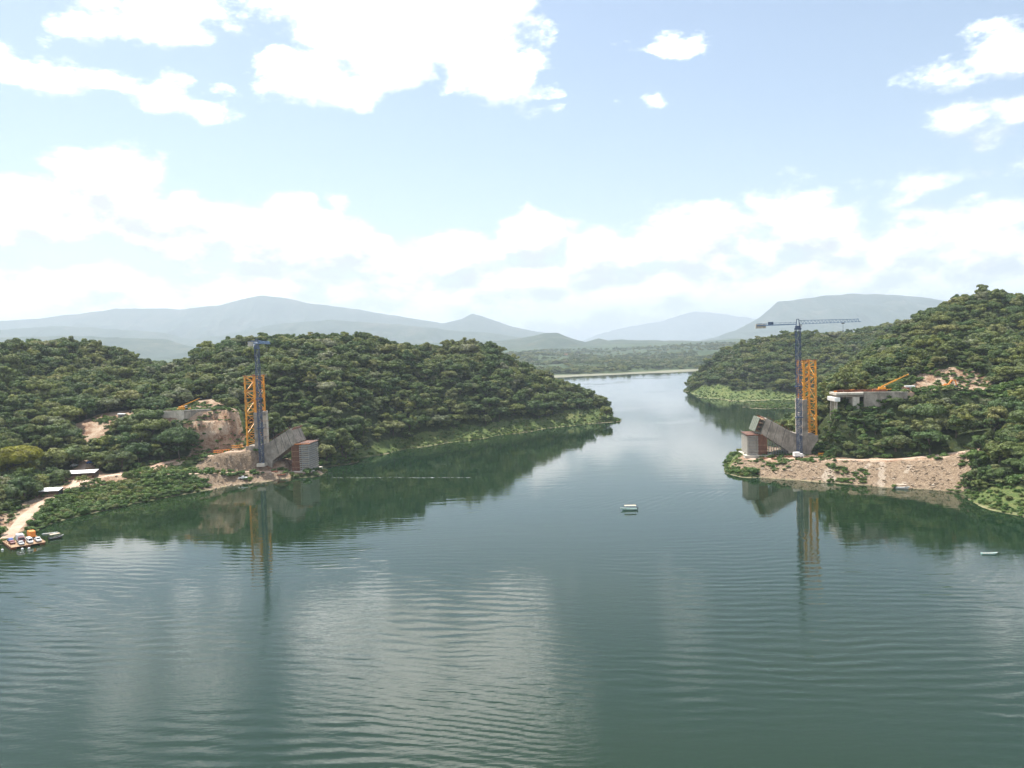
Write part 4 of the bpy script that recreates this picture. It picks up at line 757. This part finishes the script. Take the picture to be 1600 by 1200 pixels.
support_tower('shoring_tower',PIERL,1,1.6,'grey and brown shoring tower on slab under left arch stub'); support_tower('shoring_tower',PIERR,-1,6.6,'grey and brown shoring tower under right arch stub tip')
scaffold('scaffolding',PIERR,-1,6.9,'grey tube scaffolding under the right arch stub')
# ---------------------------------------------------------------- left abutment wall
e=empty('abutment_wall',(-211,505,33.5)); tag(e,'long pale concrete abutment wall in the left clearing','retaining wall')
c0,c1,c2=Vector((-20,2,0)),Vector((0,0,0)),Vector((18.5,4.5,0))
def wall_run(e,a,b,n,z0,z1,m,th=.6):
    for k in range(n):
        p=a.lerp(b,k/n); q=a.lerp(b,(k+1)/n-.02/ (b-a).length*3); d=(b-a).normalized(); nn=Vector((d.y,-d.x,0))
        mb=MB(); vs=[p,q,q-nn*th,p-nn*th]; mb.add([(v.x,v.y,z0) for v in vs]+[(v.x,v.y,z1) for v in vs],[(0,1,2,3),(4,7,6,5),(0,4,5,1),(1,5,6,2),(2,6,7,3),(3,7,4,0)]); mb.build('panel',m,e)
wall_run(e,c0,c1,6,-1.5,6.8,M['pale_concrete']); wall_run(e,c1+Vector((.05,0,0)),c2,4,-1.5,7.1,M['concrete'])
b=MB(); b.bar(c0+Vector((0,.3,7.0)),c1+Vector((0,.3,7.0)),1.0,.35); b.bar(c1+Vector((0,.3,7.3)),c2+Vector((0,.3,7.3)),1.0,.35); b.build('coping',M['pale_concrete'],e)
# ---------------------------------------------------------------- right approach viaduct
vo=(170.9,466.0)
e=empty('viaduct',(vo[0],vo[1],0),BROT); tag(e,'concrete approach viaduct with rusty formwork on top, right hillside','viaduct')
DZ=42.6
box('deck',M['pale_concrete'],e,18.2,39,-6.5,6.5,DZ-1.3,DZ,.08)
for k in range(4): box('girder',M['concrete'],e,18.4,39,-5.2+k*3.2,-4.5+k*3.2,DZ-2.6,DZ-1.3)
box('pier_cap',M['white'],e,17.2,20.2,-7.2,7.2,DZ-5.,DZ-2.62,.15)
for y in (-5.4,-1.8,1.8,5.4): MB().bar((18.7,y,12),(18.7,y,DZ-5.),.95,n=10).build('column',M['pale_concrete'],e)
MB().prism([(28.8,18),(31.4,18),(31.6,DZ-2.6),(27.6,DZ-2.6)],-5.5,5.5).build('wall_pier',M['pale_concrete'],e,bevel=.1)
for k in range(4): 
    z0=29+k*1.7
    MB().prism([(33.6+k*6.1,z0),(39.62+k*6.1,z0+1.6),(39.62+k*6.1,DZ-.05-k*.12),(33.6+k*6.1,DZ-.05-k*.1)],-6.9,-6.2).build('panel',M['concrete'],e)
MB().prism([(39.2,30),(62,38),(62,DZ-.9),(39.2,DZ-.3)],-6.1,6.5).build('fill_block',M['dirt'],e)
MB().bar((33.4,-6.5,DZ+.2),(58.2,-6.5,DZ-.3),1.1,.3).build('coping',M['pale_concrete'],e)
r=random.Random(3)
for k in range(7):
    x=18.6+k*4.; box('form_panel',M['rust'],e,x,x+3.8,-6.45,-6.25,DZ+.35,DZ+1.5+r.uniform(0,.5))
for k in range(9):
    x=18.8+k*3.3; box('form_beam',M['rust'] if k%3 else M['orange'],e,x,x+2.6,-5+r.uniform(0,6),-3.5+r.uniform(0,6)+2,DZ+.02,DZ+.9+r.uniform(0,.6))
# ---------------------------------------------------------------- vehicles
def wheels(e,xs,y,r_=.4,w_=.28):
    for x in xs:
        for s in(-1,1):
            MB().bar((x,s*y-w_/2*s,r_),(x,s*y+w_/2*s,r_),2*r_,n=12).build('wheel',M['tyre'],e)
def car(name,loc,rz,paint,label,grp=None,kind='car'):
    e=empty(name,loc,rz); tag(e,label,'car' if kind!='pickup' else 'pickup',grp)
    if kind=='car': body=[(-2.15,.35),(2.15,.35),(2.2,.75),(1.25,.92),(-1.9,.98),(-2.2,.8)]; cab=[(-1.7,.96),(-1.25,1.46),(.35,1.48),(1.1,.92)]
    elif kind=='van': body=[(-2.4,.35),(2.4,.35),(2.45,.95),(1.9,1.1),(-2.4,1.1)]; cab=[(-2.4,1.08),(-2.35,2.1),(1.1,2.1),(1.9,1.08)]
    else: body=[(-2.6,.45),(2.6,.45),(2.65,1.),(1.4,1.12),(-2.6,1.1)]; cab=[(-.7,1.08),(-.55,1.75),(.75,1.76),(1.35,1.08)]
    MB().prism(body,-.86,.86).build('body',paint,e,bevel=.06); MB().prism(cab,-.76,.76).build('cabin',paint,e,bevel=.05)
    cx0,cz0=cab[0]; cx1,cz1=cab[1]; cx2,cz2=cab[2]; cx3,cz3=cab[3]
    mid=(cz0+cz1)/2+.03
    for s in(-1,1): MB().prism([(cx0+.25,mid-.1),(cx1+.12,cz1-.12),(cx2-.1,cz2-.12),(cx3-.25,mid-.12)],s*.745,s*.775).build('side_window',M['glass'],e)
    MB().add([(cx3-.02,-.66,cz3+.06),(cx3-.02,.66,cz3+.06),(cx2+.06,.6,cz2-.06),(cx2+.06,-.6,cz2-.06)],[(0,1,2,3)]).build('windscreen',M['glass'],e)
    wheels(e,(-1.35,1.35),.78,.34 if kind=='car' else .4,.24)
    if kind=='pickup': MB().box(-2.5,-.8,-.74,.74,1.102,1.13).build('bed',M['dark'],e)
    return e
def box_truck(name,loc,rz,boxm,cabm,label,L=5.2,grp=None):
    e=empty(name,loc,rz); tag(e,label,'truck',grp)
    box('cargo_box',boxm,e,-L/2-1,L/2-1,-1.15,1.15,1.0,3.3,.05); box('chassis',M['dark'],e,-L/2-.9,L/2+1,-.8,.8,.6,.98)
    MB().prism([(L/2-.85,.6),(L/2+1.1,.6),(L/2+1.1,1.6),(L/2+.7,2.4),(L/2-.85,2.45)],-1.05,1.05).build('cab',cabm,e,bevel=.06)
    MB().add([(L/2+1.12,-.9,1.62),(L/2+1.12,.9,1.62),(L/2+.74,.85,2.36),(L/2+.74,-.85,2.36)],[(0,1,2,3)]).build('windscreen',M['glass'],e)
    wheels(e,(-L/2+.3,L/2+.2),.95,.46,.3); return e
def excavator(name,loc,rz,label):
    e=empty(name,loc,rz); tag(e,label,'excavator')
    for s in(-1,1): MB().prism([(-2,.0),(2,.0),(2.3,.45),(2,.9),(-2,.9),(-2.3,.45)],s*1.35-.3,s*1.35+.3).build('track',M['dark'],e)
    box('undercarriage',M['dark'],e,-1,1,-1.1,1.1,.4,1.1); box('engine_house',M['orange'],e,-2.3,1.2,-1.4,1.4,1.15,2.5,.1)
    box('cab',M['orange'],e,.1,1.9,.35,1.4,1.3,3.1,.08); box('cab_window',M['glass'],e,.4,1.93,.33,1.25,2.0,2.9)
    box('counterweight',M['dark'],e,-3.0,-2.3,-1.35,1.35,1.2,2.3,.1)
    MB().bar((1.2,-.3,1.9),(4.1,-.3,5.3),.6,.75).bar((4.1,-.3,5.3),(6.3,-.3,4.9),.55,.6).build('boom',M['orange'],e)
    MB().bar((6.2,-.3,5.1),(7.3,-.3,1.9),.45,.55).build('stick',M['orange'],e)
    MB().prism([(6.7,1.9),(7.8,2.0),(7.9,1.0),(7.0,.6),(6.4,1.1)],-.85,.25).build('bucket',M['dark'],e); return e
def mobile_crane(name,loc,rz,blen,bel,label,paint='yellow'):
    e=empty(name,loc,rz); tag(e,label,'mobile crane')
    MB().prism([(-4.2,.7),(4.2,.7),(4.3,1.5),(-4.2,1.5)],-1.25,1.25).build('chassis',M[paint],e,bevel=.06); wheels(e,(-3.2,-1.7,2.,3.3),1.05,.55,.4)
    box('superstructure',M[paint],e,-3.2,.6,-1.2,1.2,1.55,2.7,.1); box('cab',M['white'],e,.3,1.9,.2,1.2,1.6,3.1,.08); box('cab_window',M['glass'],e,.6,1.93,.18,1.05,2.2,2.9)
    p=Vector((-1.6,-.3,2.9)); d=Vector((math.cos(bel),0,math.sin(bel)))
    bo=MB().bar(p,p+d*blen*.55,.6,.7).build('boom',M[paint],e); MB().bar(p+d*blen*.5,p+d*blen,.42,.5).build('boom_extension',M[paint],bo); MB().bar(p+d*blen,p+d*(blen+.6),.8,.9).build('boom_head',M['dark'],bo)
    for s in(-1,1):
        for x in(-4.,4.): MB().bar((x,s*1.2,1.),(x,s*2.6,1.),.25).bar((x,s*2.6,1.),(x,s*2.6,.05),.2).box(x-.35,x+.35,s*2.6-.35,s*2.6+.35,0,.08).build('outrigger',M['dark'],e)
    return e
def G(x,y,dz=.2): return (x,y,gz(x,y)+dz)
mobile_crane('mobile_crane',(218,461.3,DZ-.1),R(-4),17,R(24),'yellow truck crane with raised boom on the right viaduct deck','yellow')
mobile_crane('mobile_crane',(-214,512.5,gz(-214,512.5)),R(4),13,R(22),'yellow truck crane with raised boom above the left abutment wall')
excavator('excavator',G(257,467,.05),R(10),'orange excavator with bent arm on the right hillside cut')
e=empty('site_cabin',(234,463.5,gz(234,463.5)),R(-5)); tag(e,'small white site cabin beside the yellow crane on viaduct','site cabin')
box('body',M['rust'],e,-3.6,3.6,-1.3,1.3,0,1.7,.04); box('roof',M['white'],e,-2.7,2.7,-1.25,1.25,1.7,2.6,.05); box('door',M['grey'],e,-.5,.4,-1.36,-1.31,.05,1.6)
box_truck('box_truck',G(160.5,443.5,.15),R(8),M['white'],M['white'],'white truck parked at the foot of the right crane',3.4)
car('pickup_truck',G(-160.5,462.5,.2),R(12),M['white'],'white pickup on the lower road below the left crane',kind='pickup')
car('pickup_truck',G(-248.5,441.,.2),R(75),M['white'],'white pickup parked just above the long roofed shed',kind='pickup')
car('parked_car',G(-254.5,454.,.2),R(70),M['silver'],'silver car on the valley track above the long shed')
car('parked_car',G(-247.5,458.,.2),R(80),M['bluepaint'],'blue car higher up on the left valley track')
for i,(x,y,a,m_,lb) in enumerate([(-275,432,20,'white','white car under the yellow-green tree at left edge'),(-268,437,25,'silver','silver car parked beneath trees right of the yellow-green tree')]): car('parked_car',G(x,y,.1),R(a),M[m_],lb)
# lattice sections and timber left lying on the ground
def lying(name,loc,rz,L,m_,label):
    e=empty(name,loc,rz); tag(e,label,'steel section')
    for y in(-.7,.7):
        for z in(.25,1.5): MB().bar((-L/2,y,z),(L/2,y,z),.25).build('chord',M[m_],e)
    b=MB(); n=int(L/1.6)
    for k in range(n):
        x0=-L/2+k*L/n; x1=x0+L/n
        for y in(-.7,.7): b.bar((x0,y,.25),(x1,y,1.5),.15)
        b.bar((x0,-.7,1.5),(x1,.7,1.5),.15)
    b.build('lacing',M[m_],e)
lying('steel_section',G(178,448,.2),R(-12),8,'yellow','yellow lattice section lying beside the right crane foot')
lying('steel_section',G(182,443,.2),R(-14),6,'orange','orange lattice section lying near the dark shrubs, right bank')
lying('steel_section',G(-182,489,.2),R(25),10,'orange','orange lattice section lying on the upper left haul road')
lying('steel_section',G(-174,494,.2),R(15),7,'yellow','yellow lattice section next to left tower footing')
r=random.Random(11)
for k,(x,y) in enumerate([(143,449),(148,444),(150,455),(158,452),(-146,478),(-141,474)]):
    e=empty('timber_pile',G(x,y,.1),r.uniform(-.5,.5)); tag(e,['reddish timber pile at the foot of right shoring tower','reddish timber pile on the bank edge below right shoring tower','dark timber pile under the right arch stub','long timber pile between right scaffolding and white truck','timber pile below the left arch stub','timber pile beside the left shoring slab'][k],'timber pile')
    for j in range(7): MB().box(-2.2+r.uniform(-.3,.3),2.2+r.uniform(-.3,.3),-.9+.45*(j%4),-.55+.45*(j%4),.0+.32*(j//4),.28+.32*(j//4)).build('timber',M['wood'] if j%2 else M['rust'],e)
# ---------------------------------------------------------------- sheds, hut
def shed(name,loc,rz,L,Wd,label,n=6):
    e=empty(name,loc,rz); tag(e,label,'shed')
    for k in range(n):                         # sheet by sheet
        x0=-L/2+k*L/n; mb=MB(); z0=2.7+.05*(k%2); mb.add([(x0,-Wd/2,z0),(x0+L/n-.06,-Wd/2,z0),(x0+L/n-.06,Wd/2,z0+.9),(x0,Wd/2,z0+.9),(x0,-Wd/2,z0+.09),(x0+L/n-.06,-Wd/2,z0+.09),(x0+L/n-.06,Wd/2,z0+.99),(x0,Wd/2,z0+.99)],[(0,3,2,1),(4,5,6,7),(0,1,5,4),(1,2,6,5),(2,3,7,6),(3,0,4,7)]); mb.build('roof_sheet',M['zinc'],e)
    for k in range(n//2+1):
        x=-L/2+.3+k*(L-.6)/(n//2)
        for y,z in((-Wd/2+.3,2.7),(Wd/2-.3,3.5)): MB().bar((x,y,-.5),(x,y,z),.16).build('post',M['bark'],e)
    box('back_wall',M['wood'],e,-L/2+.4,L/2-.4,Wd/2-.22,Wd/2-.1,0,3.1); box('side_wall',M['dark'],e,L/2-.45,L/2-.35,-Wd/2+.5,Wd/2-.4,0,2.5)
    box('counter',M['wood'],e,-L/2+1,L/2-2.,-Wd/2+.7,-Wd/2+1.3,0,1.)
    return e
shed('open_shed',G(-242,435.5,.1),R(10),19,7.,'long white-roofed open shed beside the road junction',8)
shed('open_shed',G(-237,399,.0),R(8),11,6.,'short white-roofed shed beside the lower dirt ramp',5)
e=empty('lookout_hut',G(-259,521,-.1),R(8)); tag(e,'small block hut with pale roof above the left clearing','hut')
box('wall',M['concrete'],e,-1.7,1.7,-1.7,1.7,0,4.6,.05); MB().prism([(-2.1,4.6),(2.1,4.6),(2.1,4.85),(-2.1,5.2)],-2.1,2.1).build('roof',M['white'],e); box('window',M['glass'],e,-.8,.8,-1.76,-1.68,2.6,3.7); box('door',M['rust'],e,.4,1.3,-1.76,-1.69,0,2.)
# ---------------------------------------------------------------- boats and ferry
def hull(L,B,Hh,sheer=.35,n=14):
    vs=[];fs=[]; m_=7
    for i in range(n+1):
        t_=i/n; x=-L/2+L*t_; b=B/2*(1-max(0,(t_-.45)/.55)**2.2)*(.86+.14*min(1,t_*4)); top=Hh+sheer*max(0,t_-.35)**1.6*2; keel=-.25+.55*max(0,t_-.72)**1.5*3
        for j in range(m_):
            a=-1+2*j/(m_-1); hh=abs(a)**2.3; vs.append((x-L*.16*(1-hh)*max(0,(t_-.6)/.4)**1.4,b*a if abs(a)>.01 else 0.,keel+(top-keel)*hh))
    for i in range(n):
        for j in range(m_-1): a=i*m_+j; fs.append((a,a+m_,a+m_+1,a+1))
    fs.append(tuple(range(m_))); return vs,fs
def boat(name,loc,rz,L,B,hm,label,canopy=True,motor=True,cat='boat'):
    e=empty(name,loc,rz); tag(e,label,cat)
    v,f=hull(L,B,.62 if canopy else .36,.6 if canopy else .3); mb=MB().add(v,f); ho=mb.build('hull',hm,e); md=ho.modifiers.new('thickness','SOLIDIFY'); md.thickness=.06
    b=MB(); n=14
    for s in(0,6): 
        for i in range(n): b.bar(v[i*7+s],v[(i+1)*7+s],.12,.1)
    b.build('gunwale',M['white'],e)
    for k in range(4): x=-L*.34+k*L*.17; box('bench',M['wood'],e,x,x+.35,-B*.4,B*.4,.3,.36)
    if canopy:
        for x in(-L*.4,-L*.05,L*.18):
            for s in(-1,1): MB().bar((x,s*B*.42,.5),(x,s*B*.42,2.0),.07).build('canopy_post',M['grey'],e)
        MB().prism([(-L*.45,1.98),(L*.24,2.02),(L*.22,2.14),(-L*.44,2.12)],-B*.5,B*.5).build('canopy',M['cream'],e)
    if motor: MB().box(-L/2-.5,-L/2-.02,-.25,.25,.35,1.25).box(-L/2-.38,-L/2-.18,-.1,.1,-.5,.35).build('outboard_motor',M['dark'],e,bevel=.04)
    return e
tour=boat('tour_boat',(50.7,351.6,.02),R(178),7.6,2.1,M['aqua'],'pale boat with cream canopy crossing the lake centre')
boat('canoe',(159.2,262.8,.02),R(-8),5.2,1.2,M['aqua'],'small pale green empty canoe near the right edge',canopy=False,motor=False)
boat('motor_boat',(189.3,382.2,.05),R(-25),6.4,2.2,M['white'],'white boat moored at the foot of the right stone bank',canopy=True)
boat('rowing_boat',(-201.6,338.,.02),R(16),6.,1.5,M['white'],'narrow white boat drawn up beside shore weeds at left',canopy=False,motor=False)
# ferry with vehicles
FA=R(133); FC=(-202.6,321.2); fe=empty('ferry_barge',(FC[0],FC[1],0),FA); tag(fe,'flat wooden car ferry loaded with vehicles at left shore','ferry')
for k in range(12): box('deck_plank',M['wood'],fe,-8.4+k*1.4,-7.06+k*1.4,-6.2,6.2,.75,.9)
for y in(-5,0,5): MB().prism([(-8,-.35),(8,-.35),(8.4,.74),(-8.4,.74)],y-.9,y+.9).build('pontoon',M['rust'],fe,bevel=.08)
for s in(-1,1): MB().bar((-8.3,s*6.1,.98),(8.3,s*6.1,.98),.2,.16).build('kerb',M['wood'],fe)
MB().prism([(8.4,.85),(11.,.55),(11.,.4),(8.4,.7)],-4,4).build('loading_ramp',M['wood'],fe)
fe2=MB()
for x in(-8,-4,0,4,8): fe2.bar((x,6.1,.9),(x,6.1,2.),.1)
fe2.bar((-8,6.1,1.95),(8,6.1,1.95),.08); fe2.build('rail',M['rust'],fe)
def onf(x,y): return (FC[0]+math.cos(FA)*x-math.sin(FA)*y,FC[1]+math.sin(FA)*x+math.cos(FA)*y,.9)
box_truck('box_truck',onf(4.4,-3.6),FA,M['orange'],M['maroon'],'orange-topped truck at the shore end of the car ferry',4.2)
box_truck('box_truck',onf(-.6,1.2),FA+math.pi,M['white'],M['maroon'],'white box truck with maroon cab in the middle of the ferry',3.4)
car('ferry_car',onf(4.6,3.8),FA,M['bluepaint'],'blue car on the left side of the ferry')
car('ferry_car',onf(-.5,4.2),FA,M['maroon'],'maroon car along the left edge of the ferry')
car('ferry_car',onf(-5.4,2.),FA+math.pi,M['silver'],'silver car near the front corner of the ferry')
car('ferry_van',onf(-4.9,-1.2),FA+math.pi,M['white'],'white van at the lake end of the ferry',kind='van')
car('ferry_pickup',onf(-4.6,-4.2),FA+math.pi,M['white'],'white pickup at the right front corner of the ferry',kind='pickup')
car('ferry_car',onf(1.,-1.8),FA,M['white'],'white car behind the white van on the ferry')
car('ferry_van',onf(6.2,-.4),FA,M['white'],'white van at the shore end of the ferry',kind='van')
boat('launch',(-193.6,329.,.02),R(50),5.6,2.,M['dark'],'dark launch with pale canopy pushing beside the ferry')
def ball(name,loc,r0,m_,label,cat,grp):
    vs=[];fs=[];n,l=10,6
    for i in range(l+1):
        a=-math.pi/2+math.pi*i/l
        for j in range(n): vs.append((r0*math.cos(a)*math.cos(2*math.pi*j/n),r0*math.cos(a)*math.sin(2*math.pi*j/n),r0*.85*math.sin(a)+.1))
    for i in range(l):
        for j in range(n): fs.append((i*n+j,i*n+(j+1)%n,(i+1)*n+(j+1)%n,(i+1)*n+j))
    e=empty(name,loc); tag(e,label,cat,grp); o=link(bpy.data.objects.new('float',npmesh('float',vs,fs,[m_],True)),e); MB().bar((0,0,r0*.8),(0,0,r0*.8+.35),.12).build('glint_pin',M['grey'],e)
for x,y,lb in ((-204.7,310.8,'white ball set as a sun glint left of the ferry front'),(-197.,311.2,'white ball set as a sun glint below the ferry corner'),(-194.8,312.,'white ball set as a sun glint furthest right by the ferry')): ball('glint_ball',(x,y,.1),.5,M['white'],lb,'buoy','glints beside the ferry')  # added white balls standing in for sun glints on the water
# ---------------------------------------------------------------- single trees that stand out
def special(name,loc,R_,top,flat,n,leafm,seed,label,sz=.62):
    L=crown_lobes(seed,R_,top,flat,n); v,f=leaf_cloud(L,36,sz,seed+1); e=empty(name,loc); tag(e,label,'tree')
    link(bpy.data.objects.new('crown',npmesh('crown',v,f,[M[leafm]])),e); link(bpy.data.objects.new('trunk',trunk_mesh('trunk',seed,top,.4,6,R_*.7)),e)
special('umbrella_tree',G(-272,426,-.3),11.5,16.,.20,44,'yellowleaf',901,'spreading yellow-green tree at the left edge of the photo',.7)
special('round_tree',G(-213.5,433,-.3),2.6,5.5,.9,14,'brightleaf',902,'lone small round tree between lower road and shed',.45)
special('dome_tree',G(-205,481,-.3),10.,18.,.5,42,'darkleaf',903,'large dark dome-shaped tree left of the red haul road cut')
special('dome_tree',G(-226,472,-.3),7.,13.,.5,28,'darkleaf',904,'dark rounded tree between valley track and largest dome tree')
special('shore_tree',G(222,376,-.3),4.5,9.,.6,18,'brightleaf',905,'bright leafy tree at the right end of the stone bank')
# far white houses
for k,(x,y) in enumerate([(330,3300),(430,3450),(250,3600),(560,3250),(610,3500)]):
    e=empty('farm_house',(x,y,float(far_z(np.array([float(x)]),np.array([float(y)]))[0])+2),k*.7); tag(e,'tiny pale farm house far away on the valley floor','house','farm houses on the valley floor')
    box('wall',M['white'],e,-9,9,-6,6,-2,5); MB().prism([(-10,5),(10,5),(0,8.5)],-6.5,6.5).build('roof',M['zinc'] if k%2 else M['rust'],e)
# ---------------------------------------------------------------- boat wake
def wake(name,pts,w0,w1,label):
    vs=[];fs=[];n=len(pts)
    for i,(x,y) in enumerate(pts):
        dx,dy=(pts[min(i+1,n-1)][0]-pts[max(i-1,0)][0],pts[min(i+1,n-1)][1]-pts[max(i-1,0)][1]); l=math.hypot(dx,dy); w_=(w0+(w1-w0)*i/(n-1))*(.55+.9*random.random())
        vs+=[(x-dy/l*w_,y+dx/l*w_,.012),(x,y,.05),(x+dy/l*w_,y-dx/l*w_,.012)]
    for i in range(n-1):
        for j in(0,1): a=i*3+j; fs.append((a,a+1,a+4,a+3))
    o=link(bpy.data.objects.new(name,npmesh(name,vs,fs,[M['foam']]))); tag(o,label,'wake',kind='stuff')
def foam():
    m,t,b,o=mat('foam'); g=t.new('ShaderNodeNewGeometry').outputs['Position']; b.inputs['Base Color'].default_value=(.7,.73,.72,1); b.inputs['Roughness'].default_value=.5
    tr=t.new('ShaderNodeBsdfTransparent'); mx=t.new('ShaderNodeMixShader'); t.l.new(t.sstep(t.noise(t.v('MULTIPLY',g,(.22,1,1)),1.1,5,.65),.44,.68,0.,.6),mx.inputs[0]); t.l.new(tr.outputs[0],mx.inputs[1]); t.l.new(b.outputs[0],mx.inputs[2]); t.l.new(mx.outputs[0],o.inputs[0]); return m
M['foam']=foam()
wake('wake',[(-110+i*2.4,470-i*.42+math.sin(i*.5)*.4) for i in range(36)],.5,.9,'thin white wake streak left on water beside the headland')
# ---------------------------------------------------------------- haze
hz=MB().box(-24000,24000,-900,31000,-10,1500); m_=bpy.data.materials.new('haze'); m_.use_nodes=True; t=NT(m_.node_tree); t.n.clear()
o_=t.new('ShaderNodeOutputMaterial'); pv=t.new('ShaderNodeVolumePrincipled'); pv.inputs['Color'].default_value=(.58,.66,.76,1); pv.inputs['Density'].default_value=8.2e-5; pv.inputs['Anisotropy'].default_value=.2
t.l.new(pv.outputs[0],o_.inputs['Volume'])
ho=hz.build('haze',m_); tag(ho,'pale blue haze lying over the whole valley','haze',kind='stuff')
